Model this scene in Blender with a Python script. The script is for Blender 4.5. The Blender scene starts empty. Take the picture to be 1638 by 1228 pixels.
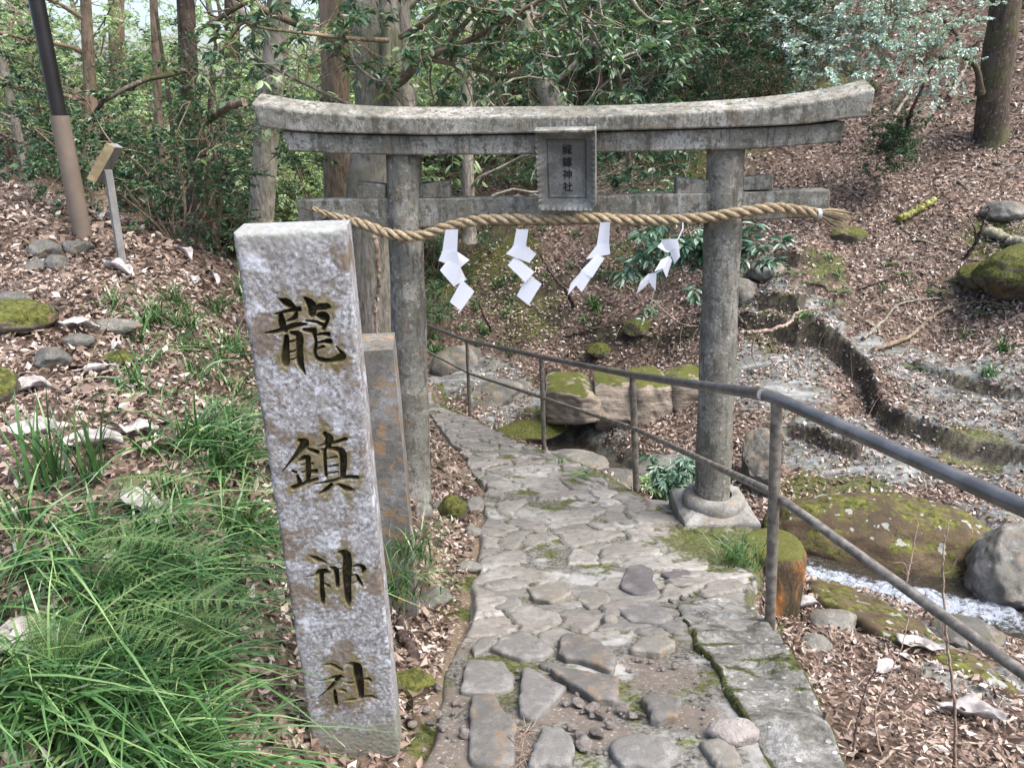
import bpy, math, random
import numpy as np
from mathutils import Vector, Matrix

# ------------------------------------------------------------------ camera, world, sun
F = 1190.0; CX, CY = 819.0, 614.0
TH = math.radians(20.8); ROLL = math.radians(1.3)
_f = np.array([0, math.cos(TH), -math.sin(TH)])
_r0 = np.array([1.0, 0, 0]); _u0 = np.array([0, math.sin(TH), math.cos(TH)])
_r = math.cos(ROLL)*_r0 - math.sin(ROLL)*_u0
_u = math.sin(ROLL)*_r0 + math.cos(ROLL)*_u0
sc = bpy.context.scene
cam_d = bpy.data.cameras.new("camera"); cam = bpy.data.objects.new("camera", cam_d)
sc.collection.objects.link(cam); sc.camera = cam
cam_d.sensor_width = 36.0; cam_d.lens = 36.0*F/1638.0
cam_d.clip_start = 0.05; cam_d.clip_end = 400.0
M3 = Matrix(((_r[0], _u[0], -_f[0]), (_r[1], _u[1], -_f[1]), (_r[2], _u[2], -_f[2])))
cam.matrix_world = M3.to_4x4()

SUN_EL, SUN_ROT = math.radians(60), math.radians(112)
w = bpy.data.worlds.new("World"); sc.world = w; w.use_nodes = True
nt = w.node_tree; nt.nodes.clear()
sky = nt.nodes.new('ShaderNodeTexSky'); sky.sky_type = 'NISHITA'; sky.sun_disc = False
sky.sun_elevation = SUN_EL; sky.sun_rotation = SUN_ROT
sky.air_density = 1.0; sky.dust_density = 5.0; sky.ozone_density = 1.0
bg = nt.nodes.new('ShaderNodeBackground'); bg.inputs[1].default_value = 0.15
wo = nt.nodes.new('ShaderNodeOutputWorld')
nt.links.new(sky.outputs[0], bg.inputs[0]); nt.links.new(bg.outputs[0], wo.inputs[0])
sun_d = bpy.data.lights.new("sun", 'SUN'); sun_d.energy = 1.5; sun_d.angle = math.radians(38)
sun_d.color = (1.0, 0.985, 0.96)
sun = bpy.data.objects.new("sun", sun_d); sc.collection.objects.link(sun)
# sky texture: rotation measured from +Y towards +X (clockwise seen from above)
sd = Vector((math.sin(SUN_ROT)*math.cos(SUN_EL), math.cos(SUN_ROT)*math.cos(SUN_EL), math.sin(SUN_EL)))
sun.rotation_euler = sd.to_track_quat('Z', 'Y').to_euler()
sc.view_settings.view_transform = 'Standard'; sc.view_settings.look = 'None'
sc.view_settings.exposure = 1.65; sc.view_settings.gamma = 1.0
sc.cycles.max_bounces = 5; sc.cycles.diffuse_bounces = 3; sc.cycles.transparent_max_bounces = 4

# ------------------------------------------------------------------ maths helpers
def ray(px, py):
    d = _f*F + _r*(px-CX) - _u*(py-CY)
    return d/np.linalg.norm(d)
def P(px, py, Y):
    d = ray(px, py); return d*(Y/d[1])
def smooth(a, b, x):
    t = np.clip((x-a)/(b-a), 0, 1); return t*t*(3-2*t)
def _hash(ix, iy, iz, seed):
    h = (ix.astype(np.int64)*374761393 + iy.astype(np.int64)*668265263 + iz.astype(np.int64)*2147483647 + seed*974634777) & 0xffffffff
    h = ((h ^ (h >> 13))*1274126177) & 0xffffffff
    h = (h ^ (h >> 16)) & 0xffffffff
    return h/4294967295.0
def vnoise(p, seed=0):
    p = np.asarray(p, float); i = np.floor(p); f = p-i; f = f*f*(3-2*f)
    ix, iy, iz = i[..., 0], i[..., 1], i[..., 2]
    fx, fy, fz = f[..., 0], f[..., 1], f[..., 2]
    r = 0
    for dx in (0, 1):
        for dy in (0, 1):
            for dz in (0, 1):
                wgt = (fx if dx else 1-fx)*(fy if dy else 1-fy)*(fz if dz else 1-fz)
                r = r + wgt*_hash(ix+dx, iy+dy, iz+dz, seed)
    return r*2-1
def fbm(p, octaves=4, seed=0):
    p = np.asarray(p, float); s = 0; a = 0.5
    for k in range(octaves):
        s = s + a*vnoise(p*(2.03**k)+k*17.3, seed+k); a *= 0.5
    return s
def V3(x, y, z=None):
    x = np.asarray(x, float); y = np.asarray(y, float)
    z = np.zeros_like(x) if z is None else np.broadcast_to(z, x.shape)
    return np.stack([x, y, z], -1)

# ------------------------------------------------------------------ object helpers
COL = sc.collection
def tag(o, label=None, cat=None, group=None, kind=None):
    if label: o["label"] = label
    if cat: o["category"] = cat
    if group: o["group"] = group
    if kind: o["kind"] = kind
    return o
def mk(name, verts, faces, mat, parent=None, attrs=None, smooth_=False, mats=None, midx=None):
    """faces: list of int arrays (n,k)"""
    me = bpy.data.meshes.new(name)
    verts = np.asarray(verts, np.float32).reshape(-1, 3)
    faces = [np.asarray(f, np.int32) for f in (faces if isinstance(faces, list) else [faces]) if len(f)]
    nl = sum(f.size for f in faces); nf = sum(len(f) for f in faces)
    me.vertices.add(len(verts)); me.vertices.foreach_set("co", verts.ravel())
    me.loops.add(nl); me.loops.foreach_set("vertex_index", np.concatenate([f.ravel() for f in faces]))
    tot = np.concatenate([np.full(len(f), f.shape[1], np.int32) for f in faces])
    st = np.concatenate([[0], np.cumsum(tot)[:-1]]).astype(np.int32)
    me.polygons.add(nf); me.polygons.foreach_set("loop_start", st); me.polygons.foreach_set("loop_total", tot)
    me.polygons.foreach_set("use_smooth", np.full(nf, smooth_, bool))
    me.update(calc_edges=True)
    if attrs:
        for k, v in attrs.items():
            v = np.asarray(v, np.float32)
            if v.ndim == 1:
                a = me.attributes.new(k, 'FLOAT', 'POINT'); a.data.foreach_set("value", v)
            else:
                a = me.attributes.new(k, 'FLOAT_VECTOR', 'POINT'); a.data.foreach_set("vector", v.ravel())
    for m in (mats or [mat]): me.materials.append(m)
    if midx is not None: me.polygons.foreach_set("material_index", np.asarray(midx, np.int32))
    o = bpy.data.objects.new(name, me); COL.objects.link(o)
    if parent is not None: o.parent = parent
    return o
def empty(name, loc, label, cat, group=None, rot=(0, 0, 0)):
    o = bpy.data.objects.new(name, None); COL.objects.link(o)
    o.location = loc; o.rotation_euler = rot; o.empty_display_size = 0.1
    tag(o, label, cat, group); return o
def copy_tree(o, parent=None):
    c = o.copy(); COL.objects.link(c)
    if parent is not None: c.parent = parent
    for ch in o.children: copy_tree(ch, c)
    return c
class MB:
    """collects verts / faces of mixed size for ONE mesh"""
    def __init__(s): s.v = []; s.f = {}; s.n = 0; s.a = {}
    def add(s, v, fs, **at):
        v = np.asarray(v, float).reshape(-1, 3)
        for f in (fs if isinstance(fs, list) else [fs]):
            f = np.asarray(f, int)
            if len(f): s.f.setdefault(f.shape[1], []).append(f+s.n)
        for k, val in at.items():
            s.a.setdefault(k, []).append(np.broadcast_to(np.asarray(val, float), (len(v),)).copy())
        s.v.append(v); s.n += len(v)
    def build(s, name, mat, parent=None, sm=False, local=None):
        v = np.concatenate(s.v)
        if local is not None: v = v-np.asarray(local)
        return mk(name, v, [np.concatenate(x) for x in s.f.values()], mat, parent,
                  {k: np.concatenate(x) for k, x in s.a.items()}, sm)
def gridfaces(nu, nv, closed_u=False):
    i = np.arange(nu-(0 if closed_u else 1))[:, None]; j = np.arange(nv-1)[None, :]
    i2 = (i+1) % nu
    return np.stack([(i*nv+j)+0*i2, i2*nv+j, i2*nv+j+1, i*nv+j+1+0*i2], -1).reshape(-1, 4)
def resample(pts, n):
    pts = np.asarray(pts, float); d = np.r_[0, np.cumsum(np.linalg.norm(np.diff(pts[:, :3], axis=0), axis=1))]
    t = np.linspace(0, d[-1], n); return np.stack([np.interp(t, d, pts[:, k]) for k in range(pts.shape[1])], 1)
def spline(pts, n):
    """Catmull-Rom through points, extra columns carried along"""
    p = np.asarray(pts, float); m = len(p)
    if m < 3: return resample(p, n)
    q = np.vstack([2*p[0]-p[1], p, 2*p[-1]-p[-2]])
    t = np.linspace(0, m-1-1e-6, n); i = t.astype(int); u = (t-i)[:, None]
    a, b, c, d = q[i], q[i+1], q[i+2], q[i+3]
    return 0.5*((2*b)+(-a+c)*u+(2*a-5*b+4*c-d)*u*u+(-a+3*b-3*c+d)*u**3)
def frames(pts):
    pts = np.asarray(pts, float); T = np.gradient(pts, axis=0); T /= np.linalg.norm(T, axis=1)[:, None]+1e-12
    N = np.zeros_like(T); a = np.array([0, 0, 1.0]) if abs(T[0, 2]) < .9 else np.array([1.0, 0, 0])
    n = np.cross(T[0], a); n /= np.linalg.norm(n)
    for k in range(len(T)):
        n = n-T[k]*np.dot(n, T[k]); n /= np.linalg.norm(n)+1e-12; N[k] = n
    return T, N, np.cross(T, N)
def tube(mb, pts, rad, sides=8, bump=0.0, cap=True, seed=0, **at):
    pts = np.asarray(pts, float); n = len(pts); rad = np.broadcast_to(np.asarray(rad, float), (n,))
    T, N, B = frames(pts); a = np.arange(sides)*2*math.pi/sides
    R = rad[:, None]*np.ones(sides)
    if bump:
        q = pts[:, None]*0+np.stack([np.cos(a)*1.2+0*rad[:, None], np.sin(a)*1.2+0*rad[:, None],
             np.linspace(0, n*.25, n)[:, None]+0*a], -1)
        R = R*(1+bump*fbm(q*1.5, 3, seed))
    v = pts[:, None]+R[..., None]*(N[:, None]*np.cos(a)[None, :, None]+B[:, None]*np.sin(a)[None, :, None])
    i = np.arange(n-1)[:, None]; j = np.arange(sides)[None]; j2 = (j+1) % sides
    f = np.stack([i*sides+j, i*sides+j2, (i+1)*sides+j2, (i+1)*sides+j], -1).reshape(-1, 4)
    mb.add(v, f, **at)
    if cap:
        for k, s in ((0, -1), (n-1, 1)):
            ring = v[k]; c = pts[k]
            idx = np.arange(sides); o = np.stack([np.full(sides, sides), idx, (idx+1) % sides], 1)
            if s < 0: o = o[:, ::-1]
            mb.add(np.vstack([ring, c]), o, **at)
def box(mb, c, s, R=None, **at):
    v = np.array([[x, y, z] for x in (-.5, .5) for y in (-.5, .5) for z in (-.5, .5)])*np.asarray(s)
    if R is not None: v = v@np.asarray(R).T
    f = [[0, 1, 3, 2], [4, 6, 7, 5], [0, 4, 5, 1], [2, 3, 7, 6], [0, 2, 6, 4], [1, 5, 7, 3]]
    mb.add(v+np.asarray(c), np.array(f), **at)
def bevel(o, wdt, seg=2):
    m = o.modifiers.new("bevel", 'BEVEL'); m.width = wdt; m.segments = seg; m.limit_method = 'ANGLE'
    m.angle_limit = math.radians(40)

# ------------------------------------------------------------------ material helpers
class NT:
    def __init__(s, name):
        s.m = bpy.data.materials.new(name); s.m.use_nodes = True; s.t = s.m.node_tree
        s.b = s.t.nodes["Principled BSDF"]; s.out = s.t.nodes["Material Output"]
    def n(s, typ, **kw):
        nd = s.t.nodes.new(typ)
        for k, v in kw.items():
            if k in nd.inputs.keys() if isinstance(k, str) else False: pass
            setattr(nd, k, v)
        return nd
    def L(s, a, b): s.t.links.new(a, b)
    def coord(s, scale=1.0, obj=True):
        tc = s.n('ShaderNodeTexCoord'); mp = s.n('ShaderNodeMapping')
        sc_ = scale if isinstance(scale, (tuple, list)) else (scale,)*3
        mp.inputs['Scale'].default_value = sc_
        s.L(tc.outputs['Object' if obj else 'Generated'], mp.inputs[0]); return mp.outputs[0]
    def pos(s, scale=1.0):
        g = s.n('ShaderNodeNewGeometry'); mp = s.n('ShaderNodeMapping')
        sc_ = scale if isinstance(scale, (tuple, list)) else (scale,)*3
        mp.inputs['Scale'].default_value = sc_
        s.L(g.outputs['Position'], mp.inputs[0]); return mp.outputs[0]
    def noise(s, vec, scale, detail=4, rough=.6, dist=0.0):
        nd = s.n('ShaderNodeTexNoise'); nd.inputs['Scale'].default_value = scale
        nd.inputs['Detail'].default_value = detail; nd.inputs['Roughness'].default_value = rough
        nd.inputs['Distortion'].default_value = dist; s.L(vec, nd.inputs['Vector']); return nd.outputs[0]
    def voro(s, vec, scale, feat='F1', out='Distance'):
        nd = s.n('ShaderNodeTexVoronoi'); nd.feature = feat; nd.inputs['Scale'].default_value = scale
        s.L(vec, nd.inputs['Vector']); return nd.outputs[out]
    def ramp(s, fac, stops, interp='LINEAR'):
        r = s.n('ShaderNodeValToRGB'); r.color_ramp.interpolation = interp
        e = r.color_ramp.elements
        while len(e) < len(stops): e.new(0.5)
        for k, (p, c) in enumerate(stops):
            e[k].position = p; e[k].color = (*c, 1) if len(c) == 3 else c
        s.L(fac, r.inputs[0]); return r.outputs[0]
    def mask(s, fac, a, b):
        mr = s.n('ShaderNodeMapRange'); mr.interpolation_type = 'SMOOTHSTEP'
        mr.inputs[1].default_value = a; mr.inputs[2].default_value = b
        s.L(fac, mr.inputs[0]); return mr.outputs[0]
    def mix(s, fac, a, b, mode='MIX'):
        m = s.n('ShaderNodeMix'); m.data_type = 'RGBA'; m.blend_type = mode
        for sock, v in ((m.inputs[0], fac), (m.inputs[6], a), (m.inputs[7], b)):
            if isinstance(v, (int, float)): sock.default_value = v
            elif isinstance(v, tuple): sock.default_value = (*v, 1)
            else: s.L(v, sock)
        return m.outputs[2]
    def math(s, op, a, b=0.0, clamp=False):
        m = s.n('ShaderNodeMath'); m.operation = op; m.use_clamp = clamp
        for sock, v in ((m.inputs[0], a), (m.inputs[1], b)):
            if isinstance(v, (int, float)): sock.default_value = v
            else: s.L(v, sock)
        return m.outputs[0]
    def attr(s, name):
        a = s.n('ShaderNodeAttribute'); a.attribute_name = name; return a.outputs['Fac']
    def attrv(s, name):
        a = s.n('ShaderNodeAttribute'); a.attribute_name = name; return a.outputs['Vector']
    def upness(s):
        g = s.n('ShaderNodeNewGeometry'); x = s.n('ShaderNodeSeparateXYZ'); s.L(g.outputs['Normal'], x.inputs[0]); return x.outputs[2]
    def bump(s, h, strength=.5, dist=.01, prev=None):
        b = s.n('ShaderNodeBump'); b.inputs['Strength'].default_value = strength; b.inputs['Distance'].default_value = dist
        s.L(h, b.inputs['Height'])
        if prev is not None: s.L(prev, b.inputs['Normal'])
        return b.outputs[0]
    def fin(s, col, rough=.8, nrm=None, spec=.3, metal=0.0):
        for sock, v in ((s.b.inputs['Base Color'], col), (s.b.inputs['Roughness'], rough)):
            if isinstance(v, tuple): sock.default_value = (*v, 1)
            elif isinstance(v, (int, float)): sock.default_value = v
            else: s.L(v, sock)
        s.b.inputs['Specular IOR Level'].default_value = spec; s.b.inputs['Metallic'].default_value = metal
        if nrm is not None: s.L(nrm, s.b.inputs['Normal'])
        return s.m

def stone_mat(name, base, dark, light, moss=.0, spots=.5, scale=1.0, mosscol=(.075, .085, .02), brown=0.0):
    t = NT(name); v = t.coord(scale)
    n1 = t.noise(v, 3.0, 6, .65); n2 = t.noise(v, 14, 6, .7, .5); n3 = t.noise(v, 90, 3, .7)
    c = t.ramp(n1, [(.3, dark), (.5, base), (.72, light)])
    sp = t.mask(n2, .53, .60); c = t.mix(t.math('MULTIPLY', sp, spots), c, tuple(x*.28 for x in base))
    sp2 = t.mask(t.noise(v, 22, 4, .6), .55, .62); c = t.mix(t.math('MULTIPLY', sp2, .6), c, light)
    c = t.mix(t.mask(n3, .35, .75), t.mix(.45, c, dark), c)
    big = t.mask(t.noise(v, 1.3, 5, .65, .5), .42, .62); c = t.mix(big, t.mix(.75, c, tuple(x*.7 for x in dark)), c)
    fl = t.mask(t.noise(v, 48, 5, .75, .3), .55, .63); c = t.mix(t.math('MULTIPLY', fl, spots), c, tuple(x*.22 for x in base))
    if name.startswith("weathered"):
        vs = t.coord((6, 6, 1.1)); c = t.mix(t.math('MULTIPLY', t.mask(t.noise(vs, 4.2, 6, .75, .3), .50, .62), .7), c, (.05, .05, .04))
        c = t.mix(t.math('MULTIPLY', t.mask(t.noise(v, 11, 6, .75), .55, .66), .4), c, (.42, .43, .42))
        c = t.mix(t.math('MULTIPLY', t.mask(t.noise(v, 9, 5, .65), .57, .63), .75), c, (.075, .07, .05))
    if brown: c = t.mix(t.math('MULTIPLY', t.mask(t.noise(v, 5.5, 5, .6, .6), .52, .60), brown), c, (.23, .15, .08))
    if moss:
        mm = t.mask(t.math('ADD', t.noise(v, 4.5, 6, .7), t.math('MULTIPLY', t.upness(), .22)), .90-moss*.42, 1.0-moss*.42)
        mc = t.mix(t.mask(t.noise(v, 28, 5, .75), .35, .65), tuple(x*.28 for x in mosscol), tuple(x*1.25 for x in mosscol))
        c = t.mix(mm, c, mc)
    b = t.bump(n2, .9, .02/scale); b = t.bump(n3, .9, .006/scale, b)
    return t.fin(c, .85, b, .25)
def bark_mat(name, base, moss=0.0):
    t = NT(name); v = t.coord((1, 1, .22)); v1 = t.coord(1.0)
    n = t.noise(v, 38, 5, .7, .4); n2 = t.noise(v1, 3.5, 5, .6)
    c = t.ramp(n, [(.3, tuple(x*.32 for x in base)), (.5, base), (.72, tuple(min(1, x*1.7) for x in base))])
    c = t.mix(t.mask(n2, .5, .62), c, tuple(min(1, x*1.5) for x in (base[0], base[1], base[2])))
    c = t.mix(t.math('MULTIPLY', t.mask(t.noise(v1, 26, 5, .7), .58, .64), .5), c, (.30, .32, .28))
    if moss: c = t.mix(t.math('MULTIPLY', t.mask(t.noise(v1, 2.6, 6, .7), .45, .6), moss), c, (.07, .10, .02))
    return t.fin(c, .9, t.bump(n, .9, .02), .15)
def leaf_mat(name, c1, c2, c3, rough=.38, trans=.22, spec=.5):
    t = NT(name); r = t.attr('rnd')
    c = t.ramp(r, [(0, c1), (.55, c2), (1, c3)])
    c = t.mix(t.mask(t.noise(t.pos(1), 1.2, 3, .5), .35, .65), t.mix(.35, c, c1), c)
    t.fin(c, rough, None, spec)
    if trans:
        tr = t.n('ShaderNodeBsdfTranslucent'); ms = t.n('ShaderNodeMixShader'); ms.inputs[0].default_value = trans
        t.L(t.mix(1.0, c, (1.0, 1.15, .55), 'MULTIPLY'), tr.inputs[0])
        t.L(t.b.outputs[0], ms.inputs[1]); t.L(tr.outputs[0], ms.inputs[2]); t.L(ms.outputs[0], t.out.inputs[0])
    return t.m
def plain(name, col, rough=.6, metal=0.0, spec=.4, nscale=20, var=.25, bumps=.2):
    t = NT(name); v = t.coord(1.0); n = t.noise(v, nscale, 5, .6)
    c = t.mix(t.mask(n, .35, .7), tuple(x*(1-var) for x in col), tuple(min(1, x*(1+var)) for x in col))
    return t.fin(c, rough, t.bump(n, bumps, .003), spec, metal)

# ------------------------------------------------------------------ terrain
#        Y     z      pxL   pxR  (row py derived)
_prof = np.array([(-6, -1.25), (0, -1.36), (1.25, -1.40), (2.25, -1.81), (2.9, -2.08), (3.6, -2.25), (4.2, -2.38),
                  (5.0, -2.58), (6.4, -2.97), (8.0, -3.40), (9.0, -3.6), (12, -3.2), (40, 4)])
def zp(y):
    y = np.asarray(y, float); s = 0
    for d in (-.3, -.15, 0, .15, .3): s = s+np.interp(y+d, _prof[:, 0], _prof[:, 1])
    return s/5
def onprof(px, py):
    d = ray(px, py); t = np.linspace(.5, 14, 4000); q = t[:, None]*d; k = np.argmax(q[:, 2] < zp(q[:, 1])); return q[k]
_L = [onprof(*q) for q in ((655, 1228), (700, 1120), (738, 1000), (752, 930), (768, 850), (772, 790), (742, 735), (705, 695), (686, 662), (672, 648))]
_R = [onprof(*q) for q in ((1345, 1228), (1290, 1100), (1240, 1010), (1215, 965), (1225, 900), (1228, 858), (1165, 815), (1040, 800), (975, 760), (880, 722), (800, 690), (754, 668), (715, 652))]
_Ly = np.array([[-6, -.3]]+[[q[1], q[0]] for q in _L]+[[9.6, -2.0], [12, -4.5], [40, -10]])
_Ry = np.array([[-6, 1.0]]+[[q[1], q[0]] for q in _R]+[[9.6, -1.3], [12, -3.6], [40, -8]])
_Ry = _Ry[np.argsort(_Ry[:, 0])]; _Ly = _Ly[np.argsort(_Ly[:, 0])]
def xl(y): return np.interp(y, _Ly[:, 0], _Ly[:, 1])
def xr(y): return np.interp(y, _Ry[:, 0], _Ry[:, 1])
class TPS:
    def __init__(s, pts, lam=.002):
        p = np.array(pts, float); s.c = p[:, :2]; n = len(p)
        A = np.zeros((n+3, n+3)); A[:n, :n] = s.k(s.c, s.c)+lam*np.eye(n)
        A[:n, n] = 1; A[:n, n+1:] = s.c; A[n, :n] = 1; A[n+1:, :n] = s.c.T
        s.w = np.linalg.solve(A, np.r_[p[:, 2], 0, 0, 0])
    def k(s, a, b):
        r2 = ((a[:, None]-b[None])**2).sum(-1); return .5*r2*np.log(r2+1e-9)
    def __call__(s, x, y):
        sh = np.shape(x); q = np.stack([np.ravel(x), np.ravel(y)], 1); out = np.empty(len(q))
        for i in range(0, len(q), 20000):
            a = q[i:i+20000]; out[i:i+20000] = s.k(a, s.c)@s.w[:-3]+s.w[-3]+a@s.w[-2:]
        return out.reshape(sh)
_LP = [(xl(y), y, zp(y)) for y in (-2, 0, 1, 1.6, 2.25, 3, 3.6, 4.2, 5, 6, 7, 8)]
_LP += [(xl(y)+.8, y, zp(y)) for y in (-2, 0, 1.5, 3, 4.5, 6, 8)]
_LP += [(-.40, 1.3, -1.40), (-.46, 2.35, -1.83), (-.75, 4, -2.12), (-.95, 1.0, -1.2), (-1.7, 1.0, -1.02), (-.72, 1.7, -1.25),
        (-.8, 2.4, -1.3), (-1.15, 2.4, -1.05), (-1.66, 2.2, -1.0), (-1.55, 2.8, -.98), (-2.29, 4, -.70), (-2.05, 3.6, -.76), (-2.6, 3.6, -.74),
        (-3.65, 5.5, -.46), (-2.5, 6, -1.1), (-1.4, 4, -1.25), (-1.5, 5.5, -1.6), (-5, 5, -.3), (-4, 3, -.5), (-3, 1.5, -.8),
        (-1.8, 7, -2.3), (-2.4, 9, -2.5), (-3.4, 8, -1.6), (-5, 8, -.9), (-8, 6, 0), (-6, 12, -1.4), (-10, 14, -.2), (-4, 14, -1.6),
        (-6, 22, -.6), (-14, 22, .2), (-18, 10, .3), (-16, 0, 1), (-5, -3, -.4), (-8, 32, .3), (-24, 32, 1.0), (-3, 22, -.3), (0, 34, 1.5)]
TL = TPS(_LP)
_RP = [(1.0, -1, -1.75), (1.15, .5, -1.85), (1.9, 2.2, -2.37), (1.74, 3.2, -2.57), (2.09, 4.2, -2.95), (2.63, 3.8, -2.98), (3.5, 4.3, -2.98),
       (1.3, 2.6, -2.35), (1.5, 4.0, -2.8), (1.5, 5, -3.05), (2.55, 5.6, -3.0), (3.87, 5.6, -2.95), (3.7, 7, -2.9), (4.7, 6.6, -2.73),
       (4.7, 8, -2.19), (5.6, 8.6, -1.6), (4.6, 9.6, -1.3), (6.5, 10.5, -.46), (3.16, 8.6, -1.97), (2.8, 7.3, -2.67), (1.95, 8.5, -2.8),
       (1.55, 10, -2.29), (-.17, 10.5, -2.4), (-.6, 9.2, -3.35), (.6, 8.6, -3.45), (.4, 7, -3.4), (1.36, 6.3, -3.2), (.8, 12, -1.26), (3.5, 11.5, -.76),
       (6.1, 12.5, .57), (2.1, 15, .68), (-1.6, 13, -1.37), (7.6, 13, 1.5), (2.4, 17, 1.9), (4, 24, 5), (10, 20, 6), (0, 26, 3.5), (-6, 26, .6), (-4, 17, -.8),
       (14, 14, 4.5), (14, 6, 1.5), (10, 3, -.5), (7, 5, -2), (5, 3, -2.7), (4, 1.5, -2.6), (2.6, 1, -2.45), (1.9, .3, -2.2), (8, 8.5, -.7), (9, -2, -.5),
       (24, 24, 12), (24, 5, 6), (10, 36, 12), (-10, 38, 1.5), (-20, 30, 1), (0, 8, -3.42), (.9, 5.5, -3.15)]
TR_ = TPS(_RP)
_chan = np.array([(0.2, 7.9), (0.75, 7.1), (1.2, 6.0), (1.35, 5.0), (1.75, 4.35), (2.4, 4.02), (3.1, 3.75), (4.2, 3.3), (6, 2.4), (9, 1)])
def segdist(x, y, poly):
    d = np.full(np.shape(x), 1e9)
    for a, b in zip(poly[:-1], poly[1:]):
        ab = b-a; t = np.clip(((x-a[0])*ab[0]+(y-a[1])*ab[1])/(ab@ab), 0, 1)
        d = np.minimum(d, np.hypot(x-a[0]-t*ab[0], y-a[1]-t*ab[1]))
    return d
_ledges = []
def ledge_add(x, y):
    z = np.zeros(np.shape(x)); wall = np.zeros(np.shape(x))
    for poly, lift, dec in _ledges:
        lo, hi = poly.min(0)-2.5, poly.max(0)+2.5
        bd = np.full(np.shape(x), 1e9); sg = np.ones(np.shape(x)); tt = np.zeros(np.shape(x)); n = len(poly)-1
        for k, (a, b) in enumerate(zip(poly[:-1], poly[1:])):
            ab = b-a; t = np.clip(((x-a[0])*ab[0]+(y-a[1])*ab[1])/(ab@ab), 0, 1); d = np.hypot(x-a[0]-t*ab[0], y-a[1]-t*ab[1])
            c = ab[0]*(y-a[1])-ab[1]*(x-a[0]); m = d < bd; bd = np.where(m, d, bd); sg = np.where(m, np.sign(c), sg); tt = np.where(m, (k+t)/n, tt)
        sd = bd*sg+.13*fbm(V3(np.asarray(x)*2.2, np.asarray(y)*2.2), 4, 17); end = smooth(0, .12, tt)*smooth(1, .93, tt) if lift < .2 else smooth(0, .05, tt)
        end = end*(1-.6*tt*(lift > .2)); z = z+lift*end*smooth(-.05, .03, sd)*np.exp(-np.maximum(sd, 0)/dec)-.05*end*np.exp(-(np.minimum(sd+.02, 0)/.12)**2)*(sd < 0)
    return z
def H(x, y, detail=True):
    x = np.asarray(x, float); y = np.asarray(y, float)
    L = TL(x, y); wl = smooth(xl(y)-.35, xl(y)+.02, x); wl = wl*(1-smooth(8.2, 9.5, y)); L = L*(1-wl)+zp(y)*wl
    R = TR_(x, y)
    dch = segdist(x, y, _chan); R = R-.28*np.exp(-(dch/.28)**2)
    if detail:
        amp = smooth(0, .6, np.abs(x-(xl(y)+xr(y))/2)-.5)
        nz = fbm(V3(x*1.3, y*1.3), 4, 3)
        L = L+.10*nz*amp*(1-wl); R = R+.16*nz+.10*np.abs(fbm(V3(x*.9, y*2.2), 3, 9))
    bw = .10+np.maximum(0, y-8)*.5
    e = xr(y)+(.05*vnoise(V3(x*0, y*4), 5) if detail else 0)
    t = smooth(0, 1, (x-e)/bw)
    z = L*(1-t)+R*t
    if _ledges and detail: z = z+ledge_add(x, y)
    if detail: z = z+.012*fbm(V3(x*9, y*9), 3, 4)
    return z
def G(px, py, tmax=40):
    d = ray(px, py); t = np.concatenate([np.linspace(.6, 12, 900), np.linspace(12.02, tmax, 500)]); q = t[:, None]*d
    h = H(q[:, 0], q[:, 1]); k = int(np.argmax(q[:, 2] < h))
    if k == 0: k = len(t)-1
    a, b = q[k-1], q[k]; ha, hb = a[2]-h[k-1], b[2]-h[k]
    u = ha/(ha-hb+1e-12); return a+(b-a)*min(max(u, 0), 1)
_tmp = []
for pts, lift, dec in [([(1278, 562), (1288, 545), (1308, 548), (1345, 578), (1385, 628), (1428, 694), (1500, 714), (1570, 730), (1680, 738), (1800, 730)], .30, 1.1),
                       ([(1250, 690), (1290, 702), (1335, 724), (1380, 735)], .10, .5), ([(1440, 600), (1500, 622), (1570, 640), (1660, 640)], .06, .5),
                       ([(1210, 500), (1240, 515), (1275, 535)], .14, .3), ([(1200, 455), (1240, 442), (1280, 450)], .14, .3),
                       ([(760, 655), (830, 620), (900, 590)], .10, .4), ([(850, 470), (930, 440), (1000, 445)], .10, .4),
                       ([(1290, 120), (1370, 110), (1440, 90), (1520, 95)], .28, .5), ([(1240, 200), (1330, 150), (1400, 160)], .22, .5), ([(700, 430), (740, 400), (800, 380), (880, 330)], .25, .5), ([(870, 250), (950, 235), (1050, 255), (1120, 230)], .3, .5)]:
    _tmp.append((np.array([G(*q)[:2] for q in pts]), lift, dec))
_ledges.extend(_tmp)
def Hs(x, y): return float(H(np.array([x]), np.array([y]))[0])

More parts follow.
